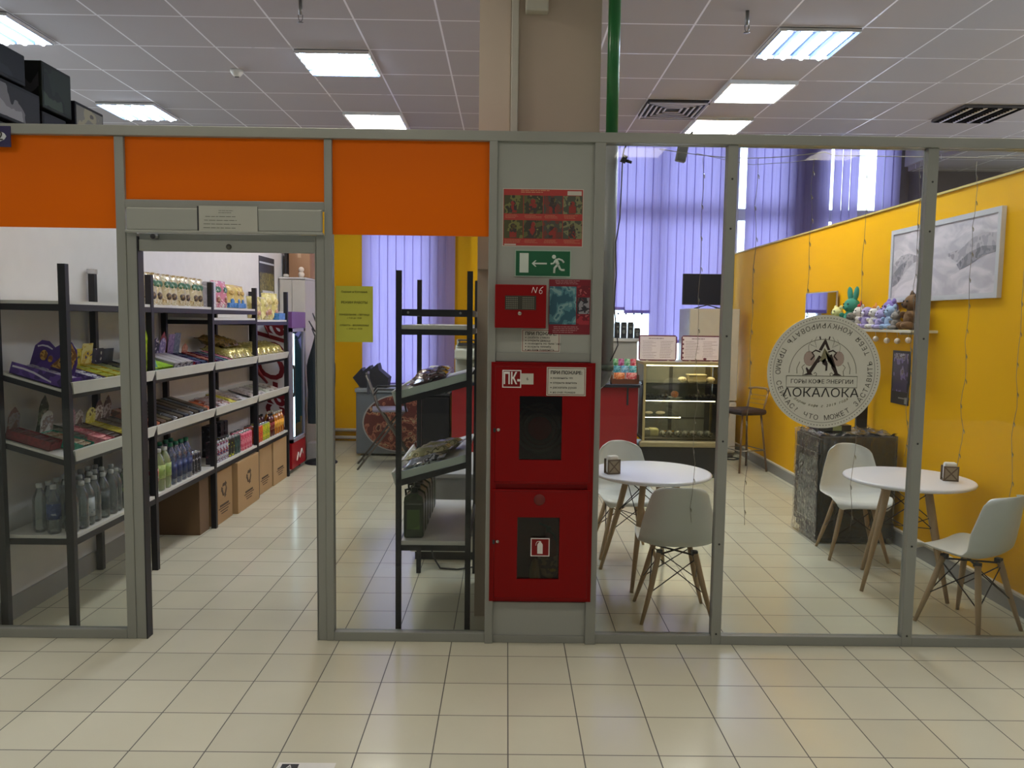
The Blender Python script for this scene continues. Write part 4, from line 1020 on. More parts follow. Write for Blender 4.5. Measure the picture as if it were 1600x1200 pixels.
gbox('dark green and black box, highest in the middle of the stack', -3.3, -2.86, 4.88, 5.20, 2.98, 3.26, [K('20261E', '2A3228'), K('2C3A2C', '1E241E', '4A5A48'), K('26282A', '4A4C50', '1C1E20')])
gbox('black box with a thin white stripe under the dark green box', -3.3, -2.865, 4.88, 5.14, 2.695, 2.96, [K('1E1E24', '28282E'), K('24242C', '2E2E36'), K('1E1E24', '28282E')])
gbox('black box with a pale metallic side at the right end of the stack', -3.3, -2.86, 5.24, 5.60, 2.695, 3.12, [K('1C1C26', '242430'), K('A8A498', 'CEC6A4', '787470'), K('1C1A26', '26242E')])

# ================================================================== CAFE TABLES AND CHAIRS
M_top = mat('E2E2E8', .3, 0, .02, 4); M_wood = mat('A68A66', .5, 0, .15, 8); M_rod = mat('2A1E1C', .45, .4); M_shell = mat('D8DAD4', .38, 0, .02, 5)
def round_table(label, x, y, rot, bx=0):
    t = thing('cafe_table', label, 'table', (x, y, 0), rot, 'round white cafe tables')
    mesh('table_top', MB().lathe([(.375, .700), (.392, .708), (.396, .716), (.392, .724), (.380, .727)], 64), M_top, t)
    b = MB()
    for k in range(4):
        a = PI/4+k*PI/2; c, s = math.cos(a), math.sin(a)
        b2 = MB(); b2.tube([(.16*c, .16*s, .70), (.22*c, .22*s, .45), (.345*c, .345*s, 0)], [.021, .021, .012], 12)
        mesh('leg', b2, M_wood, t)
    q = [(math.cos(PI/4+k*PI/2), math.sin(PI/4+k*PI/2)) for k in range(4)]
    rr = lambda z: .16+.185*(.70-z)/.70
    for k in range(4):
        a, c = q[k], q[(k+1) % 4]
        for z0, z1 in ((.66, .42), (.42, .66)):
            b.tube([(a[0]*rr(z0), a[1]*rr(z0), z0), (c[0]*rr(z1), c[1]*rr(z1), z1)], .0035, 6)
        b.tube([(a[0]*rr(.44), a[1]*rr(.44), .44), (0, 0, .40), (-a[0]*rr(.44), -a[1]*rr(.44), .44)], .003, 6)
    mesh('wire_brace', b, M_rod, t)
    return t
round_table('round white cafe table in the middle of the room, right of the fire cabinet', .975, 5.10, math.radians(17))
round_table('round white cafe table on the right beside the yellow wall', 2.64, 4.99, math.radians(-25))
PROF = [(0, .245, .405, .17), (.06, .232, .428, .195), (.14, .19, .436, .215), (.28, .09, .424, .226), (.42, -.03, .418, .228), (.52, -.12, .432, .227), (.60, -.172, .475, .224), (.68, -.20, .54, .216), (.78, -.222, .63, .198), (.88, -.24, .72, .172), (.95, -.252, .775, .156), (1, -.258, .808, .150)]
def prof(v):
    for a, c in zip(PROF, PROF[1:]):
        if v <= c[0]+1e-9:
            k = (v-a[0])/(c[0]-a[0]); return [a[i]+(c[i]-a[i])*k for i in range(1, 4)]
def shell(u, v):
    y, z, wd_ = prof(v); u = 2*u-1
    if v > .95: wd_ *= .76+.24*math.sqrt(max(0, 1-((v-.95)/.05)**2))
    if v < .06: wd_ *= .88+.12*math.sqrt(max(0, 1-((.06-v)/.06)**2))
    s = min(1, max(0, (v-.42)/.3)); e = abs(u)**3
    x = u*wd_
    z2 = z+e*(.045*(1-s)*(min(1, v/.2)))+(-.018*abs(u)**4 if v > .93 else 0)-(.012*abs(u)**4 if v < .05 else 0)
    y2 = y+e*.075*s+abs(u)**2*.02*s
    return (x, y2, z2)
ch = thing('cafe_chair', 'white moulded chair with its back to the camera at the middle table', 'chair', (1.0, 4.46, 0), math.radians(-3), 'white moulded chairs')
b = MB(); b.sheet(shell, 22, 40); o = mesh('seat_shell', b, M_shell, ch)
m_ = o.modifiers.new('s', 'SOLIDIFY'); m_.thickness = .007
m_ = o.modifiers.new('b', 'SUBSURF'); m_.levels = 1; m_.render_levels = 1
CL = [(-1, -1), (1, -1), (1, 1), (-1, 1)]
for sx, sy_ in CL:
    b = MB(); b.tube([(.105*sx, .10*sy_-.01, .395), (.15*sx, .14*sy_-.01, .20), (.205*sx, .185*sy_-.01, 0)], [.017, .0165, .010], 10); mesh('leg', b, M_wood, ch)
b = MB()
at = lambda s, z: Vector((s[0]*(.105+.10*(.395-z)/.395), s[1]*(.10+.085*(.395-z)/.395)-.01, z))
for k in range(4):
    a, c = CL[k], CL[(k+1) % 4]
    b.tube([at(a, .37), at(c, .17)], .0035, 6); b.tube([at(c, .37), at(a, .17)], .0035, 6)
b.tube([at(CL[0], .385), at(CL[2], .385)], .006, 6); b.tube([at(CL[1], .385), at(CL[3], .385)], .006, 6)
mesh('wire_brace', b, M_rod, ch)
b = MB()
for sx, sy_ in CL: b.box(.10*sx-.016, .10*sx+.016, .095*sy_-.026, .095*sy_+.006, .388, .412)
mesh('mount', b, M_blk, ch)
dup(ch, (.885, 5.66, 0), (0, 0, PI+math.radians(4)), 'white moulded chair behind the middle table, facing the camera')
dup(ch, (2.60, 5.66, 0), (0, 0, PI-math.radians(8)), 'white moulded chair in front of the film wrapped fridge')
dup(ch, (2.665, 4.32, 0), (0, 0, math.radians(28)), 'white moulded chair at the right edge, turned sideways by the yellow wall')
def napkin(label, x, y, z, rot):
    t = thing('napkin_holder', label, 'napkin holder', (x, y, z), rot)
    mesh('napkins', MB().box(-.038, .038, -.022, .022, .004, .118, bev=.012), mat('E4E2DC', .7), t)
    M_n = mat('6E5C4A', .6, 0, .15, 20)
    for s in (-1, 1):
        b = MB(); y0 = s*.027
        for a in (((-.045), (-.037)), ((.037), (.045))): b.box(a[0], a[1], y0-.003, y0+.003, 0, .095)
        b.box(-.045, .045, y0-.003, y0+.003, 0, .008).box(-.045, .045, y0-.003, y0+.003, .087, .095)
        for k in (-1, 1): b.box(-.06, .06, -.0025, .0025, -.004, .004, TR(0, y0, .0475) @ RY(k*math.radians(46.5)))
        mesh('side_panel', b, M_n, t)
        mesh('backing', MB().box(-.04, .04, y0-.001, y0+.001, .004, .09), mat('9C8E78', .7), t)
    mesh('bottom', MB().box(-.045, .045, -.03, .03, 0, .004), M_n, t)
napkin('napkin holder with wooden crossed sides on the middle table', .70, 5.0, .728, math.radians(18))
napkin('napkin holder with wooden crossed sides on the right table', 2.86, 4.90, .728, math.radians(-12))

# ================================================================== RIGHT WALL
# fridge wrapped in film
t = thing('wrapped_fridge', 'black drinks fridge wrapped in clear stretch film against the yellow wall', 'fridge', (2.73, 6.19, 0))
X0, X1, YY0, YY1, H = 2.45, 3.05, 5.96, 6.44, .845
M_fb = mat('26282C', .35, 0, .1, 6)
b = MB(); b.box(X0+.02, X1, YY0, YY1, .04, H, bev=.008); b.box(X0+.04, X1-.03, YY0+.03, YY1-.03, 0, .04)
P('case', b, M_fb, t)
b = MB(); b.box(X0, X0+.02, YY0, YY0+.05, .10, H-.14).box(X0, X0+.02, YY1-.05, YY1, .10, H-.14).box(X0, X0+.02, YY0, YY1, .10, .15).box(X0, X0+.02, YY0, YY1, H-.19, H-.14)
d_ = P('door', b, M_fb, t)
P('door_glass', MB().box(X0+.006, X0+.014, YY0+.05, YY1-.05, .15, H-.19), mat('A8ADA8', .15, 0, .06, 4), d_)
P('logo_panel', MB().box(X0+.002, X0+.02, YY0, YY1, H-.13, H-.02), mat('1E1E22', .3), t)
rr = random.Random(5)
def film(T0_, w1, h1, n1, n2, amp, axis):
    def f(u, v):
        k = amp*(math.sin(11*u+3*v)*math.sin(9*v+2*u)+.5*math.sin(31*u-7*v)+.4*math.sin(27*v+11*u)+.3*math.sin(53*(u+v)))
        return T0_(u, v, k)
    return f
b = MB()
g_ = .008
b.sheet(film(lambda u, v, k: (X0-g_+(X1-X0+2*g_)*u, YY0-g_-abs(k), .01+(H+.0)*v), 1, 1, 0, 0, .005, 0), 24, 28)
b.sheet(film(lambda u, v, k: (X0-g_-abs(k), YY0-g_+(YY1-YY0+2*g_)*u, .01+(H+.0)*v), 1, 1, 0, 0, .005, 0), 20, 28)
b.sheet(film(lambda u, v, k: (X1+g_*.5, YY0-g_+(YY1-YY0+2*g_)*u, .01+(H+.0)*v), 1, 1, 0, 0, .002, 0), 12, 16)
b.sheet(film(lambda u, v, k: (X0-g_+(X1-X0+2*g_)*u, YY0-g_+(YY1-YY0+2*g_)*v, H+.006+abs(k)*3.2), 1, 1, 0, 0, .006, 0), 30, 26)
o = P('film', b, clear('F2F4F6', .09, .10, .03, .8), t)
t = solo('black_board', MB().box(2.96, 3.05, 6.47, 6.50, 0.0, 1.30), mat('221A14', .6), 'dark narrow board standing upright behind the wrapped fridge', 'board')
t = thing('parcel', 'flat dark parcel with an olive label lying on the wrapped fridge', 'parcel', (2.62, 6.2, .872))
mesh('box', MB().box(-.13, .13, -.11, .11, 0, .05, bev=.004), mat('2A2A2C', .3), t); mesh('label', MB().box(-.02, .05, -.1115, -.11, .005, .045), mat('8C9460', .6), t)
# wall shelf with soft toys
SX = 3.1
t = thing('wall_shelf', 'white wall shelf with hanging round beads holding the soft toys', 'shelf', (3.0, 6.25, 1.655))
P('board', MB().box(2.90, 3.1, 5.56, 7.95, 1.665, 1.685, bev=.003), mat('D4CEB8', .5), t)
for y in (5.8, 7.6): P('bracket', MB().box(3.085, 3.1, y-.01, y+.01, 1.56, 1.665).box(2.95, 3.1, y-.01, y+.01, 1.65, 1.665), mat('B8B4A8', .4), t)
for i, y in enumerate((5.60, 5.76, 5.92, 6.10, 6.28, 6.46)):
    b = MB(); b.m(0).ell((2.91, y, 1.612-.012*math.sin(i)), .022, 12, 8); b.m(1).tube([(2.91, y, 1.63), (2.905, y, 1.665)], .002, 5)
    P('bead', b, [mat('DCC8B0', .7), mat('C8BCA8', .6)], t)
def plush(label, c, x, y, s=1, ears='bear', pose=0, c2=None, hat=None):
    """generic soft toy facing -x"""
    t = thing('soft_toy', label, 'soft toy', (x, y, 1.687), 0, 'soft toys on the wall shelf'); t.scale = (s, s, s); t.rotation_euler = (0, 0, pose)
    m1 = mat(c, .95, 0, .12, 60, .4, 140); m2 = mat(c2 or c, .95, 0, .1, 60, .4, 140)
    b = MB(); b.ell((0, 0, .055), (.05, .052, .06), 16, 10); b.ell((-.005, 0, .135), (.046, .052, .045), 16, 10)
    for k in (-1, 1):
        b.ell((-.045, k*.035, .022), (.034, .02, .02), 10, 8, rot=RZ(k*.4)); b.ell((-.03, k*.052, .075), (.03, .016, .017), 10, 8, rot=RY(.5) @ RZ(k*.5))
    mesh('body', b, m1, t)
    mesh('muzzle', MB().ell((-.046, 0, .125), (.016, .022, .016), 10, 8), m2, t)
    for k in (-1, 1):
        b = MB()
        if ears == 'bear': b.ell((0, k*.042, .175), (.012, .019, .019), 10, 8)
        elif ears == 'rabbit': b.ell((0, k*.028, .205), (.012, .023, .046), 10, 8, rot=RX(-k*.2))
        elif ears == 'long': b.ell((-.005, k*.058, .12), (.012, .014, .045), 10, 8, rot=RX(k*.3))
        else: b.lathe([(.018, 0), (.010, .02), (.002, .034)], 10, TR(0, k*.032, .168) @ RX(-k*.3))
        mesh('ear', b, m2 if ears != 'bear' else m1, t)
        mesh('eye', MB().ell((-.047, k*.02, .145), .0052, 8, 6), M_blk, t)
    mesh('nose', MB().ell((-.062, 0, .129), (.004, .007, .005), 8, 6), M_blk, t)
    if hat: mesh('hat', MB().lathe([(.03, 0), (.026, .02), (.008, .03), (.006, .05)], 12, TR(0, 0, .172)), mat(hat, .9), t)
    return t
plush('teal soft rabbit with two upright ears, tallest of the soft toys', '3E8A74', 3.00, 6.74, 1.45, 'rabbit', .2)
plush('pale yellow soft toy left of the teal rabbit', 'D4CE8C', 2.97, 6.96, 1.05, 'bear', .1)
plush('cream soft toy with a red knitted cap', 'D8D0C4', 2.99, 6.56, 1.05, 'bear', -.1, hat='B4241E')
plush('grey brown soft toy in front of the cream one', '7C7468', 2.93, 6.60, .75, 'long', .3)
plush('lilac soft toy with a white face, left of the orange and white one', 'A898C4', 2.97, 6.38, 1.0, 'long', .1, 'D8D4E0')
plush('white soft toy with an orange head piece and a dark tuft', 'DCD6CC', 2.96, 6.23, .95, 'bear', 0, hat='D8883C')
plush('purple soft toy sitting behind the white one', '8C78B4', 3.03, 6.12, 1.25, 'bear', -.1)
plush('pale lilac soft toy between the white and the blue ones', 'B4A8D0', 2.94, 6.09, .85, 'bear', 0)
plush('light blue soft toy near the right end of the shelf', 'A4B8D4', 2.96, 5.97, 1.0, 'bear', .1)
plush('small grey soft toy between the light blue toy and the brown bear', '9C948C', 2.94, 5.85, .75, 'cat', 0)
plush('large brown soft bear at the right end of the shelf', '7C5C3C', 3.0, 5.71, 1.45, 'cat', -.1, '5C4430')
# mirror, poster, drawing
t = thing('wall_mirror', 'small square mirror tilted on the shelf at the left of the soft toys', 'mirror', (3.02, 7.05, 1.70))
t.location = (2.98, 7.0, 1.687)
mesh('frame', MB().box(-.32, .32, -.006, .006, 0, .345), mat('B8B4B0', .3, .5), t)
mesh('glass', MB().box(-.31, .31, -.0075, -.006, .01, .335), mat('C8C8D4', .03, 1, 0), t)
t.rotation_euler = (0, 0, -1.5)
t.location = (3.05, 7.55, 1.687)
t = thing('photo_poster', 'narrow dark poster with a purple photo hanging under the toy shelf', 'poster', (3.095, 6.04, 1.10))
T = RX(math.radians(-2))
P('sheet', MB().box(3.093, 3.099, 5.91, 6.18, 1.10, 1.52), mat('2A2620', .45), t)
P('photo', MB().box(3.092, 3.093, 5.935, 6.155, 1.20, 1.50), pmat(['3C3450', '7C6CA0', '8C8490', '5C4444', 'B0ACB8'], 9), t)
P('caption_bar', MB().box(3.0915, 3.0925, 5.94, 6.06, 1.145, 1.155).box(3.0915, 3.0925, 5.93, 5.965, 1.11, 1.16), mat('8C8A80', .6), t)
t = thing('framed_drawing', 'large framed grey pencil style drawing on the yellow wall', 'framed picture', (3.085, 5.57, 1.90))
b = MB(); F = .035; a0, a1, c0, c1 = 4.87, 6.26, 1.90, 2.47
b.box(3.07, 3.1, a0, a0+F, c0, c1).box(3.07, 3.1, a1-F, a1, c0, c1).box(3.07, 3.1, a0+F, a1-F, c0, c0+F).box(3.07, 3.1, a0+F, a1-F, c1-F, c1)
P('frame', b, mat('C2C0C0', .4), t)
def drawing():
    k = 'drw'; m = bpy.data.materials.new('pencil_drawing'); m.use_nodes = True
    nt = m.node_tree; n = nt.nodes; l = nt.links; p = n['Principled BSDF']; p.inputs['Roughness'].default_value = .6
    tc = n.new('ShaderNodeTexCoord'); mp = n.new('ShaderNodeMapping'); mp.inputs['Scale'].default_value = (1, 2.2, 5)
    nz = n.new('ShaderNodeTexNoise'); nz.inputs['Scale'].default_value = 1.6; nz.inputs['Detail'].default_value = 7; nz.inputs['Distortion'].default_value = 1.2
    l.new(tc.outputs['Object'], mp.inputs[0]); l.new(mp.outputs[0], nz.inputs['Vector'])
    cr = n.new('ShaderNodeValToRGB'); cr.color_ramp.elements[0].position = .42; cr.color_ramp.elements[0].color = lin('B8B0B4')
    cr.color_ramp.elements[1].position = .6; cr.color_ramp.elements[1].color = lin('D4CACC')
    l.new(nz.outputs['Fac'], cr.inputs[0]); l.new(cr.outputs[0], p.inputs['Base Color']); return m
P('picture', MB().box(3.078, 3.08, a0+F, a1-F, c0+F, c1-F), drawing(), t)
# generic rolling hills in pencil tones, left bank and right bank
b = MB()
T = TR(3.0775, 0, 0) @ FACENX     # local x runs to -y
hill = lambda pts, m: b.m(m).prism([(-y, z) for y, z in pts], .0006, T)
hill2 = lambda pts, m: b.m(m).prism([(-y, z) for y, z in pts], .0006, TR(-.0007, 0, 0) @ T)
hill([(6.22, 2.02), (6.22, 2.20), (6.10, 2.26), (5.98, 2.27), (5.86, 2.24), (5.80, 2.21), (5.92, 2.19), (6.02, 2.14), (6.12, 2.06)], 0)
hill2([(6.22, 2.02), (6.22, 2.12), (6.10, 2.19), (6.00, 2.22), (6.06, 2.13), (6.14, 2.05)], 1)
hill([(4.91, 2.20), (4.91, 2.31), (5.05, 2.33), (5.18, 2.30), (5.30, 2.24), (5.48, 2.22), (5.40, 2.18), (5.30, 2.14), (5.20, 2.13), (5.10, 2.18)], 0)
hill2([(4.91, 2.19), (4.91, 2.23), (5.06, 2.24), (5.20, 2.21), (5.34, 2.14), (5.30, 2.10), (5.18, 2.13), (5.05, 2.18)], 1)
P('pencil_shapes', b, [pmat(['A09A9E', 'B4ACAE', '948E92'], 14, .6), pmat(['7C787C', '928C90', '706C70'], 14, .6)], t)

# ================================================================== BACK OF THE SHOP, RIGHT
# counter
M_cred = mat('8E1218', .45, 0, .06, 3)
t = thing('sales_counter', 'long red front counter with a black worktop at the back of the shop', 'counter', (.44, 8.8, 0))
P('front_panel', MB().box(-.60, 1.0, 8.5, 8.53, .04, 1.0), M_cred, t)
P('front_panel', MB().box(1.01, 1.455, 8.5, 8.53, .04, 1.0), M_cred, t)
P('body', MB().box(-.60, 1.455, 8.53, 9.05, 0, 1.0), mat('5C1014', .5), t)
P('worktop', MB().box(-.62, 1.465, 8.44, 9.08, 1.0, 1.035, bev=.004), mat('24242A', .25), t)
P('side_strip', MB().box(1.33, 1.35, 8.49, 8.50, .80, 1.0), M_blk, t)
# snack display on the counter
t = thing('sachet_stand', 'wire stand of colourful snack sachets on the counter beside the showcase', 'display stand', (1.32, 8.62, 1.035))
b = MB(); b.box(-.15, .15, -.08, .08, 0, .01); b.box(-.15, .15, -.085, -.075, 0, .05); b.box(-.15, -.143, -.08, .08, 0, .10).box(.143, .15, -.08, .08, 0, .10)
for k in range(3): b.tube([(-.15, -.05+.05*k, .05+.06*k), (.15, -.05+.05*k, .05+.06*k)], .003, 6)
for x in (-.148, .148): b.tube([(x, -.07, 0), (x, .075, .24)], .003, 6)
mesh('rack', b, mat('6A3A20', .5), t)
sach = [('orange', ['D8703C', 'E8A070', 'B84C24']), ('coral pink', ['D85C5C', 'E8A098', 'C04040']), ('teal', ['3C8C9C', '7CB8C4', '2C6C80']), ('sky blue', ['5C9CC0', 'A0C8DC', '4080A8']), ('aqua', ['4CA0A8', '94CCD0', '2C7C88']),
        ('green', ['4C8C54', '8CB890', '346C40']), ('magenta', ['B0407C', 'D07CA8', '8C2C60']), ('mint green', ['5CA070', 'A0CCAC', '408454']), ('red', ['D03C50', 'E88890', 'B02438'])]
for i, (nn, cc) in enumerate(sach):
    row = 0 if i < 2 else (1 if i < 5 else 2); c_ = [i, i-2, i-5][row]; n_ = [2, 3, 4][row]
    wd_ = .27/n_
    q = thing('sachet', nn+' snack sachet in the %s row of the wire stand on the counter' % ['bottom', 'middle', 'top'][row], 'sachet', (1.32-.135+wd_*(c_+.5), 8.575+.05*row, 1.05+.075*row), 0, 'snack sachets in the wire stand')
    b = bagmesh(wd_*.94, .105, .02, 80+i, 6, 6); mesh('packet', b, pmat(cc, 30), q)
# showcase
t = thing('glass_showcase', 'refrigerated glass showcase with a gold frame and black base', 'showcase', (1.93, 8.75, 0))
M_gold2 = mat('B8A878', .3, .5); S0, S1, SY0, SY1 = 1.50, 2.40, 8.42, 9.0
P('base', MB().box(S0-.03, S1+.03, SY0+.02, SY1, .05, .35, bev=.01), mat('1C1C1E', .4), t)
P('foot', MB().box(S0, S1, SY0+.06, SY1-.03, 0, .05), mat('6C7068', .4), t)
P('bumper', MB().box(S0-.03, S1+.04, SY0-.02, SY0+.05, .35, .42, bev=.02), mat('9C9270', .3, .4), t)
P('floor_tray', MB().box(S0, S1, SY0+.03, SY1-.02, .42, .44), mat('7C7460', .35, .3), t)
b = MB()
for x in (S0, S1-.025): b.box(x, x+.025, SY0, SY0+.025, .42, 1.27).box(x, x+.025, SY1-.03, SY1, .42, 1.27)
b.box(S0-.01, S1+.01, SY0-.01, SY1, 1.255, 1.285)
P('frame', b, M_gold2, t)
for z in (1.055, .865, .68):
    x1 = S1 if z > .7 else S0+.45
    P('shelf', MB().box(S0+.02, x1-.03, SY0+.08, SY1-.06, z-.008, z), clear('D8DED8', .06, .05, .10), t)
P('lamp_fill_strip', MB().box(S0+.05, S1-.08, SY0+.11, SY0+.13, .846, .855), emis('FFF0D0', 9), t)  # added full-width glow to brighten the showcase interior
P('lamp_fill_strip', MB().box(S0+.04, S0+.44, SY0+.11, SY0+.13, .662, .671), emis('FFF0D0', 9), t)
P('front_glass', MB().box(S0+.025, S1-.025, SY0+.004, SY0+.010, .42, 1.255), clear('E8E8E0', .08), t)
P('side_glass', MB().box(S0+.008, S0+.014, SY0+.025, SY1-.03, .42, 1.255), clear('E8E8E0', .08), t)
P('side_glass', MB().box(S1-.014, S1-.008, SY0+.025, SY1-.03, .42, 1.255), clear('E8E8E0', .08), t)
for x0, x1 in ((S0+.03, S0+.40), (S0+.42, S1-.08)):
    P('sliding_door', MB().box(x0, x1, SY1-.04, SY1-.03, .46, 1.23), mat('9A9C94', .25, 0, .08, 4), t)
P('door_frame', MB().box(S0+.39, S0+.43, SY1-.05, SY1-.02, .44, 1.25).box(S1-.09, S1-.03, SY1-.05, SY1-.02, .44, 1.25).box(S0+.03, S1-.05, SY1-.05, SY1-.02, .60, .62), mat('4C4A44', .4), t)
P('lamp_fill_strip', MB().box(S0+.05, S1-.05, SY0+.16, SY0+.20, 1.236, 1.252), emis('FFF0D0', 14), t)
# pastries etc
def pastry(label, x, y, z, r, m, flat_=.5, grp=None):
    b = MB(); b.ell((x, y, z+r[2]), r, 14, 8)
    return solo('pastry', b, m, label, 'pastry', grp)
M_pa = pmat(['C89858', 'E0C090', 'A87438'], 25, .5)
def plated(label, x, y, z, plate_, items, cat='plate of food'):
    t = thing('plate', label, 'plate', (x, y, z))
    mesh('dish', MB().lathe([(plate_*.6, 0), (plate_, .012), (plate_*.97, .014), (plate_*.58, .004)], 24), mat('D8D4C4', .3), t)
    return t
plated('small plate under the orange glazed bun on the middle shelf of the showcase', 1.90, 8.68, .866, .09, None)
t = pastry('orange glazed round bun on a plate in the showcase', 1.90, 8.68, .871, (.045, .045, .04), pmat(['D87838', 'E89858', 'C06028'], 30, .3))
for i in range(3):
    t = thing('pastry_tray', ['black tray of small cakes at the left of the middle showcase shelf', 'black tray of small cakes second from the left on the middle showcase shelf', 'wide black tray of rolls at the right of the middle showcase shelf'][i], 'tray', (1.60+.16*i+.28*(i == 2), 8.68, .866))
    wd_ = .07 if i < 2 else .16
    mesh('tray', MB().box(-wd_, wd_, -.09, .09, 0, .015, bev=.004), mat('202022', .3), t)
    b = MB()
    for k in range(3 if i < 2 else 6): b.ell((-wd_+.03+k*(2*wd_-.06)/(2 if i < 2 else 5), -.02, .03), (.022, .06, .022), 10, 8)
    mesh('cakes', b, pmat(['3A3430', '5C5048', 'C8C4BC'], 40), t)
t = thing('cake_box', 'cream coloured cake box on the top shelf of the showcase', 'box', (2.14, 8.7, 1.056))
mesh('box', MB().box(-.10, .10, -.07, .07, 0, .07, bev=.01), mat('A89878', .5), t); mesh('lid', MB().box(-.105, .105, -.075, .075, .07, .085, bev=.004), mat('C8BC9C', .5), t)
for i, x in enumerate((1.98, 2.30)):
    pastry(['pale crescent pastry left of the cream cake box', 'pale twisted pastry right of the cream cake box'][i], x, 8.68, 1.056, (.05, .05, .028), pmat(['D0C4A4', 'E0D8C0', 'B8A478'], 30, .5))
t = thing('cheese_pack', 'pale yellow wrapped cake at the bottom left of the showcase', 'cake', (1.62, 8.62, .441)); mesh('cake', MB().box(-.09, .09, -.06, .06, 0, .095, bev=.02), mat('D0CC98', .5, 0, .1, 20), t); mesh('wrapper', MB().box(-.095, .0, -.065, .065, .0, .10, bev=.02), clear('F4F4E8', .1, .1, .2), t)
for i in range(7):
    t = thing('wrapped_roll', 'foil wrapped roll in the showcase bottom row', 'wrapped roll', (1.76+.085*i, 8.60, .441), 0, 'foil wrapped rolls in the showcase')
    b = MB(); b.tube([(0, -.07, .035), (0, .07, .035)], .034, 12); mesh('roll', b, pmat(['C8C8C0', '4A4A44', '8C8C84', 'E0E0D8'], 40, .25, metal=.3), t)
for i in range(2):
    pastry(['white cream pastry at the left of the lowest half shelf', 'second white cream pastry on the lowest half shelf'][i], 1.60+.14*i, 8.66, .681, (.055, .04, .02), mat('D8D0B8', .5, 0, .15, 30))
# menu boards
def menu(label, x0, x1, z0, z1, tilt, seed, curls=False):
    t = thing('menu_board', label, 'menu board', ((x0+x1)/2, 8.72, 1.286)); w_ = (x1-x0)/2; h_ = z1-z0
    b = MB(); b.prism([(-w_, .02), (-w_+.02, 0), (w_-.02, 0), (w_, .02), (w_, h_-.02), (w_-.02, h_), (-w_+.02, h_), (-w_, h_-.02)], .008, FACE); mesh('border', b, mat('5C1C34', .4), t)
    b = MB().m(0).box(-w_+.014, w_-.014, -.0095, -.008, .014, h_-.014).m(1)
    lines(b, -w_+.04, -.01, .03, h_-.06, 11, -.0095, seed, .25); lines(b, .02, w_-.03, .03, h_-.06, 11, -.0095, seed+1, .25); lines(b, -w_*.5, w_*.6, h_-.05, h_-.025, 1, -.0095, seed, .4)
    if curls:
        b.m(2)
        for k in range(5): b.ell((-w_+.022, -.0095, .04+k*.05), (.008, .001, .012), 8, 6)
        b.ell((.05, -.0095, .025), (.02, .001, .012), 10, 6)
    mesh('sheet', b, [mat('D8CCD0', .5), mat('8C7C80', .6), mat('5C1C34', .4)], t)
    mesh('stand', MB().box(-w_*.6, -w_*.5, -.03, .05, 0, .006).box(w_*.5, w_*.6, -.03, .05, 0, .006), mat('C8C0A8', .4), t)
menu('left menu board with a dark red rounded border on the showcase', 1.485, 1.915, 1.29, 1.578, 0, 21)
menu('right menu board with a curly dark red border on the showcase', 1.965, 2.405, 1.29, 1.578, 0, 25, True)
# back shelf with coffee bags
t = thing('back_cabinet', 'grey cabinet with a pale top under the window behind the counter', 'cabinet', (1.25, 10.4, 0))
P('body', MB().box(.62, 1.72, 10.2, 10.68, 0, 1.46), mat('A4A29C', .6), t); P('top', MB().box(.60, 1.77, 10.17, 10.7, 1.46, 1.50, bev=.004), mat('C8C8C4', .5), t)
q = None
for i, x in enumerate((1.36, 1.47, 1.56, 1.65, 1.74)):
    q = thing('coffee_bag', 'black coffee bag on the back cabinet, %s from the grey pipe' % ORD[i], 'coffee bag', (x, 10.38, 1.50), 0, 'black coffee bags')
    b = MB(); h_ = .215 if 0 < i < 4 else (.25 if i == 0 else .14); b.prism([(-.038, 0), (.038, 0), (.038, h_*.85), (.03, h_), (-.03, h_), (-.038, h_*.85)], .07, TR(0, .035, 0) @ FACE); mesh('bag', b, pmat(['26282C', '34383C', '2C2E34'], 20), q)
    b = MB(); b.ell((0, -.0355, h_*.4), (.02, .001, .028), 10, 6).box(-.02, .02, -.0365, -.0352, h_*.65, h_*.75); mesh('label', b, mat('6C706C', .5), q)
for i, x in enumerate((1.10, 1.20)):
    solo('coffee_bag', MB().box(x-.04, x+.04, 10.3, 10.38, 1.50, 1.70, bev=.008), pmat(['26282C', '34383C'], 20), ['black coffee bag on the back cabinet just left of the grey pipe', 'black coffee bag on the back cabinet hidden behind the partition edge'][i], 'coffee bag')
for i in range(7):
    solo('suction_hook', MB().lathe([(.014, 0), (.010, .012), (.008, .03)], 10, TR(1.22+.11*i, 10.855, 1.83) @ RX(PI/2)), mat('3C4450', .5), 'small dark suction hook on the window glass', 'hook', 'row of hooks on the window')
# cream cabinet with television
t = thing('tall_fridge', 'tall cream refrigerator beside the yellow wall under the television', 'refrigerator', (2.65, 10.15, 0))
P('body', MB().box(2.33, 2.97, 9.94, 10.5, .03, 1.90, bev=.01), mat('B8B0A0', .45), t)
P('door', MB().box(2.33, 2.97, 9.90, 9.94, .72, 1.90, bev=.01), mat('BEB6A6', .4), t); P('door', MB().box(2.33, 2.97, 9.90, 9.94, .05, .705, bev=.01), mat('BEB6A6', .4), t)
P('handle', MB().box(2.36, 2.38, 9.875, 9.90, .62, .705).box(2.36, 2.38, 9.875, 9.90, .72, .95), M_blk, t)
t = thing('television', 'black flat television standing on the tall cream refrigerator', 'television', (2.60, 10.1, 1.90))
b = MB(); b.box(-.33, .33, -.02, .02, .05, .45, bev=.006); mesh('case', b, mat('1C1C22', .35), t)
mesh('screen', MB().box(-.318, .318, -.0215, -.02, .065, .438), mat('1E222E', .4, 0, 0, spec=.2), t)
b = MB(); b.tube([(-.15, -.06, .006), (-.08, 0, .03), (0, 0, .05), (.08, 0, .03), (.15, -.06, .006)], .007, 8).tube([(-.15, .08, .006), (-.08, 0, .03)], .007, 8).tube([(.15, .08, .006), (.08, 0, .03)], .007, 8); mesh('stand', b, M_blk, t)
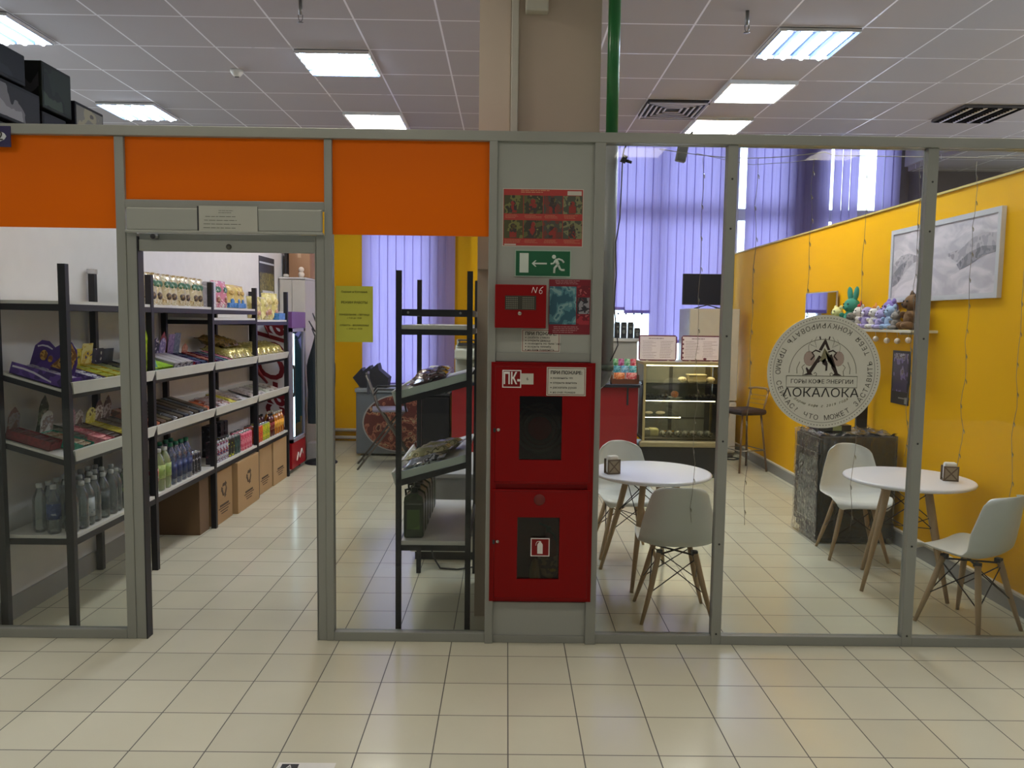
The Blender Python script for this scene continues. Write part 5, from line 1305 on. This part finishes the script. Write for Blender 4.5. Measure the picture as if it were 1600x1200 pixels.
# bar stool
t = thing('bar_stool', 'bar stool with a dark seat and bent wooden back near the yellow wall', 'bar stool', (2.80, 9.0, 0), math.radians(-70))
mesh('seat', MB().box(-.18, .18, -.18, .18, .66, .73, bev=.03), mat('3A2C2C', .6), t)
for sx, sy_ in CL:
    mesh('leg', MB().tube([(.13*sx, .13*sy_, .66), (.19*sx, .19*sy_, 0)], .012, 8), mat('7A6048', .35, .3), t)
b = MB().tube([(-.15, .14, .70), (-.16, .20, .95)], .011, 8).tube([(.15, .14, .70), (.16, .20, .95)], .011, 8).tube([(-.17, .17, .95), (-.10, .23, .96), (0, .25, .96), (.10, .23, .96), (.17, .17, .95)], .012, 8)
for z in (.78, .83, .88): b.tube([(-.15, .16+.15*(z-.7), z), (.15, .16+.15*(z-.7), z)], .003, 6)
mesh('backrest', b, mat('A08460', .4, .2), t)
b = MB()
for k in range(4):
    a, c = CL[k], CL[(k+1) % 4]; b.tube([(a[0]*.17, a[1]*.17, .25), (c[0]*.17, c[1]*.17, .25)], .007, 6)
mesh('footrest', b, mat('8C8478', .3, .7), t)
t = thing('mop_bucket', 'small dark clutter and cables on the floor by the yellow wall', 'cable pile', (2.85, 9.75, 0))
b = MB().tube([(-.18, .05, .01), (-.05, -.05, .012), (.05, .05, .01), (.12, -.08, .012), (.02, -.15, .01), (-.1, -.1, .012)], .008, 6); mesh('cable', b, M_blk, t); mesh('adapter', MB().box(-.03, .06, .02, .1, 0, .04, bev=.006), mat('3A3230', .5), t)

# ================================================================== BACK OF THE SHOP, LEFT
t = thing('display_freezer', 'grey chest freezer front with a large oval food picture by the window', 'freezer', (-1.3, 9.85, 0))
P('body', MB().box(-1.87, -.98, 9.6, 10.3, .03, .80, bev=.012), mat('6C7074', .45), t)
P('lid', MB().box(-1.88, -.97, 9.58, 10.3, .80, .85, bev=.008), mat('8C9094', .4), t)
b = MB(); b.lathe([(.5, 0), (.5, .004)], 48, TR(-1.33, 9.599, .42) @ Matrix.Diagonal((.92, 1, .72, 1)) @ RX(PI/2), sm=False); P('picture_rim', b, mat('A8A4A0', .5), t)
b = MB(); b.lathe([(.48, 0), (.48, .006)], 48, TR(-1.33, 9.599, .42) @ Matrix.Diagonal((.92, 1, .72, 1)) @ RX(PI/2), sm=False); P('food_picture', b, pmat(['6A3028', 'A86850', '8C4838', 'B8906C', '582820'], 9, .5), t)
b = MB()
for k in range(3):
    x = -1.15+.14*k; b.tube([(x, 9.594, .16), (x+.03, 9.594, .20), (x+.05, 9.594, .15), (x+.08, 9.594, .19), (x+.10, 9.594, .15)], .006, 5); b.tube([(x, 9.594, .07), (x+.03, 9.594, .11), (x+.04, 9.594, .06), (x+.09, 9.594, .11)], .006, 5)
P('script_print', b, mat('A8A8A4', .6), t)
t = solo('black_bag', MB().prism([(-.23, .12), (-.12, .24), (-.10, .20), (-.02, .27), (.0, .23), (.08, .30), (.10, .22), (.22, .12), (.20, 0), (-.14, 0)], .25, TR(-1.70, 9.95, .855) @ FACE), mat('26242A', .6, 0, .1, 10, .5, 20), 'crumpled black bag lying on the freezer beside the yellow wall', 'bag')
# folding chair
t = thing('folding_chair', 'folding metal chair with a grey back standing before the freezer', 'folding chair', (-1.37, 8.95, 0), math.radians(-80))
M_ch = mat('6A625C', .35, .6)
b = MB()
for s in (-1, 1):
    b = MB(); b.tube([(s*.22, -.25, 1.08), (s*.22, -.12, .72), (s*.21, .05, .45), (s*.21, .32, 0)], .012, 8); mesh('leg', b, M_ch, t)
    b = MB(); b.tube([(s*.19, .18, .66), (s*.19, .0, .45), (s*.19, -.35, 0)], .012, 8); mesh('leg', b, M_ch, t)
    b = MB(); b.tube([(s*.22, -.17, .85), (s*.24, -.12, .92), (s*.24, .15, .92), (s*.22, .20, .66)], .011, 8); mesh('armrest', b, M_blk, t)
mesh('backrest', MB().box(-.21, .21, -.24, -.21, .86, 1.10, bev=.01), mat('4A4854', .6), t)
mesh('seat', MB().box(-.2, .2, -.18, .22, .655, .685, bev=.012), mat('8C8494', .35), t)
mesh('crossbar', MB().tube([(-.2, .26, .09), (.2, .26, .09)], .009, 8).tube([(-.19, -.28, .09), (.19, -.28, .09)], .009, 8), M_ch, t)
# dark fridge beside the counter, coffee machine
t = thing('mini_fridge', 'black mini fridge standing left of the red counter', 'fridge', (-.79, 8.8, 0))
P('body', MB().box(-.97, -.625, 8.56, 9.05, .02, .88, bev=.006), mat('141318', .3), t); P('door', MB().box(-.965, -.63, 8.52, 8.56, .03, .86, bev=.006), mat('0E0D14', .2, 0, 0), t)
P('top', MB().box(-.98, -.62, 8.5, 9.08, .88, .90), mat('2A2A2E', .4), t)
t = solo('paper_cup_holder', MB().box(-.92, -.66, 8.53, 8.75, .901, .945, bev=.012), pmat(['C8CCC0', '3C3E38', '9CA094'], 22), 'tray of white cup lids on the black mini fridge', 'tray')
t = thing('coffee_machine', 'beige coffee machine on the counter behind the free standing rack', 'coffee machine', (-.43, 8.78, 1.035))
M_cm = mat('B8B8A8', .4)
mesh('body', MB().box(-.15, .16, -.05, .22, 0, .40, bev=.015), M_cm, t); mesh('head', MB().box(-.15, .12, -.20, .02, .24, .36, bev=.02), M_cm, t)
mesh('top_tray', MB().box(-.12, .15, -.1, .2, .40, .42).box(-.12, .15, -.1, .2, .445, .46), mat('3A3A40', .3), t); mesh('tray_rail', MB().box(.13, .15, -.1, .2, .40, .46).box(-.13, -.11, -.1, .2, .40, .46), M_cm, t)
mesh('drip_tray', MB().box(-.14, .12, -.20, 0, 0, .04, bev=.008), mat('5A5650', .4), t); mesh('spout', MB().tube([(.0, -.12, .24), (-.02, -.12, .17)], .02, 10), mat('8C8472', .4), t)
mesh('side_arm', MB().prism([(.02, .0), (.08, .0), (.13, .22), (.07, .22)], .02, TR(0, -.2, 0) @ FACE), mat('9C9884', .4), t)
t = thing('cardboard_holder', 'grey box of papers on the counter left of the coffee machine', 'box', (-.72, 8.75, 1.035)); t.location = (-.72, 9.3, .90)
mesh('box', MB().box(-.14, .12, -.1, .1, 0, .22, bev=.004), mat('B8B8AC', .5), t)
mesh('papers', MB().box(-.12, .10, -.08, .08, .22, .235), mat('D0D0C8', .6), t)
t.location = (-.80, 9.35, 0.0)
t = None
# side table carrying the papers
bx = bpy.data.objects['cardboard_holder']; bx.location = (-.80, 9.35, .92)
t = thing('side_cabinet', 'low dark cabinet behind the black mini fridge', 'cabinet', (-.80, 9.4, 0)); P('body', MB().box(-.94, -.64, 9.15, 9.55, 0, .92, bev=.006), mat('4A4850', .5), t); P('door', MB().box(-.955, -.645, 9.135, 9.15, .03, .90), mat('3A3840', .5), t)

# ================================================================== FREE STANDING RACK AT THE GLASS
RX0, RX1, RY0, RY1 = -.58, -.20, 4.165, 5.145
t = thing('display_rack', 'free standing black rack with sloped shelves behind the glass right of the doorway', 'rack', (-.39, 4.65, 0))
for x in (RX0, RX1):
    for y in (RY0, RY1): P('post', MB().box(x-.015, x+.015, y-.012, y+.012, 0, 1.975), M_met, t)
b = MB()
for y in (RY0, RY1): b.box(RX0, RX1, y-.006, y+.006, 1.735, 1.77)
b.box(RX0-.006, RX0+.006, RY0, RY1, 1.735, 1.77).box(RX1-.006, RX1+.006, RY0, RY1, 1.735, 1.77)
P('top_bar', b, M_met, t)
for x in (RX0+.05, RX1-.05):
    P('bolt', MB().lathe([(.007, 0), (.005, .003)], 8, TR(x, RY0-.006, 1.752) @ RX(PI/2)), mat('8C8C8C', .3, .8), t)
def fl2(z):
    s = P('shelf', MB().box(RX0+.014, RX1-.014, RY0-.003, RY1+.003, z-.022, z), M_shelf, t)
    b = MB()
    for y in (RY0-.004, RY1+.004): b.box(RX0, RX1, y-.006, y+.006, z-.052, z-.022)
    b.box(RX0-.006, RX0+.008, RY0, RY1, z-.052, z-.022).box(RX1-.008, RX1+.006, RY0, RY1, z-.052, z-.022)
    P('shelf_frame', b, M_met, s)
def sl2(z):
    T = TR(RX0, 0, z) @ RY(-SL2); L = (RX1-RX0)/math.cos(SL2)
    s = P('shelf', MB().box(-.02, L-.014, RY0+.013, RY1-.013, -.012, 0, T), M_shelf, t)
    P('side_rim', MB().box(-.02, L-.014, RY0+.0, RY0+.012, -.012, .028, T), mat('B8C4BC', .4), s)
    P('price_rail', MB().box(-.034, -.020, RY0+.014, RY1-.014, -.04, .035, T), mat('CFCFC6', .4), s)
    b = MB()
    for y in (RY0-.003, RY1+.003): b.box(.0, L, y-.006, y+.006, -.045, -.013, T)
    P('shelf_frame', b, M_met, s)
SL2 = math.atan2(.108, RX1-RX0)
fl2(1.685); sl2(1.30); sl2(.855); fl2(.505)
on2 = lambda o, dx, y, z, lift=.004, yaw=0: (setattr(o, 'location', (RX0+dx, y, z+dx*math.tan(SL2)+lift)), setattr(o, 'rotation_euler', (0, -SL2, yaw)))
q = lyingbag('dark red brown foil bag lying on the upper sloped shelf of the free standing rack', pmat(['5C3C3C', '7C5C5C', '3C2A2C', 'B8B0B8'], 14, .2, metal=.2, bump=.3), .30, .22, .07, 51); on2(q, .15, 4.42, 1.30)
dup(q, (q.location.x-.02, 4.78, q.location.z), label='second red brown foil bag, farther back on the upper sloped shelf of the rack')
t2 = solo('paper_sheet', MB().box(-.09, .09, -.15, .15, 0, .002), mat('C8C4DC', .6), 'white paper lying on the upper sloped shelf of the free standing rack', 'paper'); t2.location = (RX0+.27, 4.36, 1.30+.27*math.tan(SL2)+.003); t2.rotation_euler = (0, -SL2, .0)
q = lyingbag('olive gold snack bag at the back of the lower sloped shelf of the rack', pmat(['8C8450', 'A89C6C', '6C6438', 'C0B488'], 14, .3, metal=.1, bump=.3), .17, .28, .07, 52); on2(q, .19, 4.66, .855, yaw=-.15)
dup(q, (q.location.x-.05, 4.50, q.location.z-.01), label='second olive gold snack bag in front of the first, lower sloped shelf of the rack')
q = lyingbag('silver grey foil bag on the lower sloped shelf of the rack', pmat(['8C8C94', 'B8B8C4', '4A4A50', 'D0D0DC'], 14, .2, metal=.4, bump=.4), .12, .22, .05, 53); on2(q, .13, 4.34, .855)
q = lyingbag('dark printed foil packet at the front edge of the lower sloped shelf', pmat(['3A443C', '8CA094', '202622', 'A8B4AC'], 18, .2, metal=.2, bump=.3), .08, .20, .03, 54); on2(q, .11, 4.235, .855)
t = None
for i in range(6):
    t = thing('oil_canister', 'dark green canister, %s from the glass, on the lowest shelf of the free standing rack' % ORD[i], 'canister', (-.505, 4.26+.135*i, .506), 0, 'row of dark green canisters')
    M_can = pmat(['22301E', '2E3E28', '283822'], 8, .3)
    b = MB(); b.box(-.055, .055, -.05, .05, 0, .20, bev=.012); b.prism([(-.055, .195), (.055, .195), (.05, .23), (.02, .25), (-.02, .25), (-.05, .23)], .09, TR(0, .045, 0) @ FACE); mesh('body', b, M_can, t)
    mesh('cap', MB().lathe([(.018, .245), (.018, .27), (.015, .275)], 14), mat('26302A', .4), t)
    mesh('handle', MB().tube([(-.045, 0, .225), (-.05, 0, .262), (-.02, 0, .268)], .007, 8), mat('26302A', .4), t)
    mesh('label', MB().box(-.035, .035, -.0515, -.050, .05, .16), pmat(['3C5A24', '4C6C2C', 'A0AC34'], 9), t)
# chest freezer behind the rack
t = thing('white_freezer', 'pale chest freezer with vent slots standing behind the free standing rack', 'freezer', (-.43, 5.85, 0))
P('body', MB().box(-.66, -.20, 5.40, 6.3, .18, .60, bev=.012), mat('8E9092', .45), t)
P('lower_panel', MB().box(-.67, -.20, 5.39, 6.3, .07, .18, bev=.004), mat('C4C4BC', .45), t)
P('lid', MB().box(-.67, -.19, 5.385, 6.3, .60, .635, bev=.01), mat('A4A6A6', .4), t)
b = MB()
for k in range(2): b.box(-.60+.11*k, -.52+.11*k, 5.387, 5.39, .155, .162)
P('vent', b, M_blk, t)
P('plinth', MB().box(-.64, -.21, 5.44, 6.26, 0, .07), M_blk, t)
solo('power_cable', MB().tube([(-.52, 5.38, .12), (-.50, 5.34, .05), (-.44, 5.22, .008), (-.32, 5.20, .008), (-.19, 5.25, .012)], .006, 8), M_blk, 'black cable hanging from the white freezer to the floor behind the rack', 'cable')

# ================================================================== BACK LEFT CORNER
t = thing('drinks_fridge', 'white and red drinks fridge with big red script on its side', 'drinks fridge', (-2.62, 8.72, 0))
M_fw = mat('CFCBD0', .35)
P('body', MB().box(-2.76, -2.37, 8.42, 8.99, .03, 1.78, bev=.006), M_fw, t)
b = MB(); b.box(-2.37, -2.335, 8.42, 8.47, .34, 1.60).box(-2.37, -2.335, 8.94, 8.99, .34, 1.60).box(-2.37, -2.335, 8.42, 8.99, .34, .38).box(-2.37, -2.335, 8.42, 8.99, 1.56, 1.60)
dr = P('door', b, mat('9A94A4', .3), t)
P('door_glass', MB().box(-2.36, -2.352, 8.47, 8.94, .38, 1.56), mat('243C46', .08, 0, 0), dr)
P('handle', MB().tube([(-2.325, 8.45, .85), (-2.318, 8.45, .9), (-2.318, 8.45, 1.15), (-2.325, 8.45, 1.2)], .01, 8), M_blk, dr)
P('led_strip', MB().box(-2.351, -2.343, 8.48, 8.56, .40, 1.54), emis('C8ECF4', 2.6), dr)
P('top_panel', MB().box(-2.37, -2.33, 8.42, 8.99, 1.60, 1.78, bev=.004), mat('6E4478', .35), t)
P('bottom_panel', MB().box(-2.37, -2.34, 8.42, 8.99, .05, .34, bev=.004), mat('A01420', .35), t)
b = MB(); b.text('Coca‑Cola'.replace('\u2011', '-'), .42, TR(-2.55, 8.4185, .90) @ RY(-PI/2) @ FACE, .001, bold=.008, shear=.35, sx=.82)
b.tube([(-2.70, 8.418, 1.40), (-2.74, 8.418, 1.25), (-2.70, 8.418, 1.12), (-2.60, 8.418, 1.00)], [.006, .02, .026, .012], 6)
b.tube([(-2.66, 8.418, 1.70), (-2.61, 8.418, 1.60), (-2.56, 8.418, 1.48)], [.002, .012, .004], 6)
P('script_lettering', b, mat('6E0C1C', .5), t)
P('script_lettering', MB().tube([(-2.338, 8.6, .12), (-2.338, 8.66, .20), (-2.338, 8.72, .14), (-2.338, 8.80, .22), (-2.338, 8.86, .16)], .008, 6), M_wht, t)
for y in (8.46, 8.94): P('foot', MB().lathe([(.018, 0), (.02, .03)], 10, TR(-2.41, y, 0)), M_blk, t)
# calendar
t = thing('wall_calendar', 'narrow dark calendar with gold grass and a white date block on the left wall', 'calendar', (-2.765, 8.98, 1.75))
t.location = (-2.768, 8.98, 1.75)
P('sheet', MB().box(-2.768, -2.764, 8.70, 9.26, 1.75, 2.40), mat('2E302E', .5), t)
P('header', MB().box(-2.7645, -2.763, 8.71, 9.25, 2.32, 2.34), mat('B8BCC0', .5), t)
P('photo', MB().box(-2.764, -2.7625, 8.72, 9.24, 2.0, 2.22), pmat(['6C6430', '3A3A28', '8C8044', 'A89850'], 14, .5, (1, 3, 1)), t)
P('date_block', MB().box(-2.7625, -2.760, 8.80, 9.22, 1.82, 2.02), pmat(['B8B8BC', 'C8C8CC', '9C9CA4'], 40), t)
# tall cabinet and what is on it
t = thing('tall_cabinet', 'tall cream cabinet in the back left corner behind the drinks fridge', 'cabinet', (-2.6, 9.72, 0))
P('body', MB().box(-2.755, -2.44, 9.42, 10.06, 0, 2.18), mat('B4AEA4', .5), t); P('door', MB().box(-2.74, -2.60, 9.405, 9.42, .06, 2.17), mat('BCB6AC', .45), t); P('door', MB().box(-2.594, -2.445, 9.405, 9.42, .06, 2.17), mat('BCB6AC', .45), t); P('top', MB().box(-2.755, -2.43, 9.40, 10.06, 2.18, 2.20), mat('C8C4C0', .5), t)
t = solo('figurine', MB().ell((0, 0, .035), .038, 14, 10).ell((0, 0, .095), .034, 14, 10), mat('D8C8B8', .6), 'small white figurine of two stacked balls on the tall cream cabinet', 'figurine'); t.location = (-2.50, 9.47, 2.198)
t = solo('saucer', MB().lathe([(.03, 0), (.035, .02), (.03, .035), (.01, .04)], 14), mat('C4C0B8', .5), 'small pale knob shaped item at the left end of the tall cabinet top', 'ornament'); t.location = (-2.68, 9.45, 2.20)
t = thing('cardboard_carton', 'large brown cardboard carton on top of the tall cream cabinet', 'cardboard box', (-2.56, 9.83, 2.20)); mesh('box', MB().box(-.13, .13, -.22, .22, 0, .45, bev=.004), mat('9C7454', .8, 0, .06, 4), t); mesh('tape', MB().box(-.02, .02, -.2215, -.22, .25, .45), mat('B08C68', .4), t)
solo('black_folder', MB().box(-2.725, -2.70, 9.55, 9.85, 2.20, 2.52), M_blk, 'thin black folder standing left of the carton on the tall cabinet', 'folder')
# coat stand
t = thing('coat_stand', 'black branching coat stand at the back left, hung with dark coats', 'coat stand', (-2.19, 9.12, 0))
b = MB().tube([(0, 0, .03), (0, 0, 1.78)], .018, 10)
mesh('pole', b, M_blk, t); mesh('base', MB().lathe([(.19, 0), (.19, .012), (.16, .03), (.04, .045), (.02, .07)], 28), M_blk, t)
for k in range(8):
    a = k*PI/4+.3; z = 1.42+.09*(k % 3)
    mesh('hook_arm', MB().tube([(0, 0, z), (.07*math.cos(a), .07*math.sin(a), z+.06), (.13*math.cos(a), .13*math.sin(a), z+.17)], [.012, .010, .006], 8), M_blk, t)
def coat(label, x, y, z0, z1, wd, c, seed):
    def f(u, v):
        a = 2*PI*u; k = 1+.12*math.sin(5*a+seed+4*v)+.06*math.sin(9*a-6*v)
        r = wd*(.35+.65*min(1, (1-v)*4.5)) if v > .75 else wd*(1-.1*math.sin(PI*v))
        r = wd*min(1, .28+(1-v)*2.2)
        return (x+r*k*math.cos(a)*.8, y+r*k*math.sin(a)*1.1, z0+(z1-z0)*v)
    b = MB(); b.sheet(f, 28, 14); b.lathe([(wd*.28, 0), (wd*.1, .02)], 12, TR(x, y, z1-.01))
    t = solo('coat', b, mat(c, .95, 0, .15, 10, .3, 40), label, 'coat'); return t
coat('black coat hanging on the near side of the coat stand', -2.19, 8.98, .50, 1.52, .13, '1E2024', 1)
coat('dark navy coat hanging on the far side of the coat stand', -2.17, 9.26, .55, 1.50, .13, '1C2228', 3)
t = solo('white_box', MB().box(-2.41, -2.24, 9.30, 9.50, .0, .20, bev=.004), mat('C0BEBC', .6), 'small pale box on the floor behind the coat stand', 'box')
# radiator pipes on the back wall
for k, z in enumerate((.16, .055)):
    solo('heating_pipe', MB().tube([(-2.42, 10.76, z), (-1.90, 10.76, z)], .022, 12), mat('B8B0A0', .45), ['upper pale heating pipe along the foot of the yellow back wall', 'lower pale heating pipe along the foot of the yellow back wall'][k], 'pipe')

# ================================================================== BLINDS
def blinds(label, x0, x1, zb, zt, y, seed, gaps=(), tw=.35, zfun=None, pitch=.114, wd=.127):
    t = thing('vertical_blind', label, 'blind', ((x0+x1)/2, y, zb)); rr = random.Random(seed)
    cx_ = (x0+x1)/2
    n = int((x1-x0)/pitch)
    for i in range(n):
        x = x0+pitch*(i+.5)
        if any(a <= x <= c for a, c in gaps): continue
        a = tw+rr.uniform(-.06, .12); zz = (zfun(x) if zfun else zb)
        def f(u, v, a=a, x=x, zz=zz):
            s = (u-.5)*wd; return (x-cx_+s*math.cos(a), s*math.sin(a)+.004*math.cos(PI*(u-.5)), zz-zb+(zt-zz)*v)
        b = MB(); b.sheet(f, 3, 1); mesh('slat', b, M_lil, t)
        b = MB(); b.box(-wd/2, wd/2, -.004, .004, zz-zb-.005, zz-zb+.04, TR(x-cx_, 0, 0) @ RZ(a)); mesh('slat_weight', b, M_lil, t)
    mesh('head_rail', MB().box(x0-cx_, x1-cx_, -.03, .03, zt-zb, zt-zb+.04), mat('A8A4B0', .5), t)
M_lil = fabric('AC9FD6', .55)
blinds('lilac vertical blind in the window left of the column', -1.98, -.62, .80, 4.46, 10.66, 2, [], .1)
def zf(x): return 1.84 if x > 1.6 and x < 2.0 else (1.88 if x <= 1.6 else 1.44)
blinds('lilac vertical blind behind the counter, left of the first glass mullion', 1.15, 3.0, 1.4, 4.46, 10.66, 4, [], .12, zf)
blinds('lilac vertical blind above the yellow wall, left part', 3.22, 4.40, .9, 4.46, 10.66, 6, [], .15)
blinds('lilac vertical blind above the yellow wall, open right part', 4.40, 5.4, .9, 4.46, 10.66, 8, [(4.50, 4.56), (4.69, 4.96)], .2)
solo('yellow_wall_strip', MB().box(-.50, .2, 10.60, 10.63, 0, 4.3), M_yel, 'narrow yellow pier between the left blind and the concrete column', 'pier')

# ================================================================== HANGING THINGS NEAR THE GLASS
t = thing('motion_sensor', 'tilted grey sensor box hanging under the top rail behind the glass', 'sensor', (.925, 4.27, 2.585)); t.rotation_euler = (0, .18, 0)
mesh('case', MB().box(-.027, .027, -.02, .02, 0, .085, bev=.006), mat('7C7E80', .45), t); mesh('bracket', MB().tube([(0, 0, .085), (0, -.02, .11), (0, -.18, .115)], .006, 8), mat('6A6A6A', .4), t)
t = thing('security_camera', 'small dark camera with a long dangling cable near the grey pipe', 'camera', (.625, 4.25, 2.57))
b = MB(); b.box(-.028, .0, -.018, .018, .0, .035, RY(.35)); b.tube([(-.005, 0, .015), (.035, 0, .004)], .008, 8); mesh('case', b, M_blk, t)
mesh('cable', MB().tube([(-.015, 0, .0), (-.018, 0, -.15), (-.022, 0, -.30), (-.04, 0, -.42), (-.035, 0, -.60), (-.04, 0, -.78), (-.025, .0, -.90), (-.015, 0, -.98), (-.05, 0, -1.06), (-.10, 0, -1.12)], .0035, 6), mat('4A4A50', .5), t)
mesh('mount', MB().tube([(-.015, 0, .03), (-.015, -.05, .06), (-.015, -.17, .07)], .004, 6), M_blk, t)
# fairy light curtain
t = thing('garland_wire', 'thin sagging wire carrying the fairy lights behind the right glass panes', 'wire', (1.9, 4.2, 2.6))
pts = []
for i in range(0, 41):
    x = .80+i*.055; pts.append((x-1.9, 0, .035-.04*math.sin(PI*min(1, max(0, (x-.8)/.9)))-.02*(x > 1.7)+.0))
mesh('wire', MB().tube(pts, .0022, 5), mat('B8B4B0', .4), t)
mesh('loose_wire', MB().tube([(-.9, .02, .02), (-.75, .02, -.01), (-.6, .02, -.035), (-.4, .02, -.02), (-.25, .02, 0)], .0015, 5).tube([(.6, 0, .02), (.8, 0, .03), (1.1, 0, .05)], .002, 5), mat('B8B4B0', .4), t)
M_w = mat('8C8478', .5); M_bb = clear('F0EEE4', .12, .05, .2)
SX_ = [(1.035, .615, 'first'), (1.325, .606, 'second'), (1.62, 1.10, 'third'), (1.915, .584, 'fourth'), (2.20, 1.0, 'fifth'), (2.50, .95, 'sixth'), (2.79, .62, 'seventh')]
for k, (x, zb, nn) in enumerate(SX_):
    q = thing('fairy_light_strand', nn+' hanging fairy light strand counted from the grey pipe, behind the right glass panes', 'fairy lights', (x, 4.2, zb), 0, 'fairy light strands')
    rr = random.Random(90+k); h_ = 2.595-zb
    pts = [(.006*math.sin(j*1.3+k)+.004*rr.uniform(-1, 1), .006*math.cos(j*1.1+k), h_-j*h_/24) for j in range(25)]
    mesh('wire', MB().tube(pts, .0014, 5), M_w, q)
    b = MB()
    for j in range(1, 25, 2):
        p_ = pts[j]; b.tube([(p_[0], p_[1], p_[2]), (p_[0]+.006, p_[1], p_[2]-.012), (p_[0]+.007, p_[1], p_[2]-.026)], [.002, .0032, .0016], 6)
    mesh('bulbs', b, M_bb, q)

# ================================================================== CORRIDOR FLOOR
t = thing('floor_sticker', 'corner of a black and white sticker on the floor tiles at the bottom edge', 'sticker', (-.75, 2.80, 0))
b = MB().m(0).box(-.11, .11, -.08, .07, .0, .001).m(1).box(-.095, -.03, .02, .06, .001, .0014).m(1).box(-.10, .10, -.07, .0, .001, .0014)
b.m(0).text('A', .035, TR(-.063, .04, .0014), .0006)
mesh('sheet', b, [mat('D8D6D0', .5), M_blk], t)

# ================================================================== LABELS OF REPEATS: row and rank within the row
_same = {}
for o in list(C.objects):
    if o.parent is None and 'label' in o: _same.setdefault(o['label'], []).append(o)
for lab_, os_ in _same.items():
    if len(os_) < 2: continue
    xs = [o.location.x for o in os_]; ys = [o.location.y for o in os_]
    along_y = max(ys)-min(ys) >= max(xs)-min(xs)
    key = (lambda o: o.location.y) if along_y else (lambda o: o.location.x)
    rows = []
    if along_y:
        for o in sorted(os_, key=lambda o: -o.location.x):
            if rows and rows[-1][-1].location.x-o.location.x < .035: rows[-1].append(o)
            else: rows.append([o])
    else: rows = [os_]
    for r_, row in enumerate(rows):
        rn = '' if len(rows) == 1 else (' in front row' if r_ == 0 else (' in back row' if r_ == len(rows)-1 else ' in middle row'))
        row.sort(key=key)
        for i_, o in enumerate(row):
            o['label'] = '%s, %s from %s%s' % (lab_, ORD[i_], 'near end' if along_y else 'left', rn)
            if not o.get('group'): o['group'] = lab_
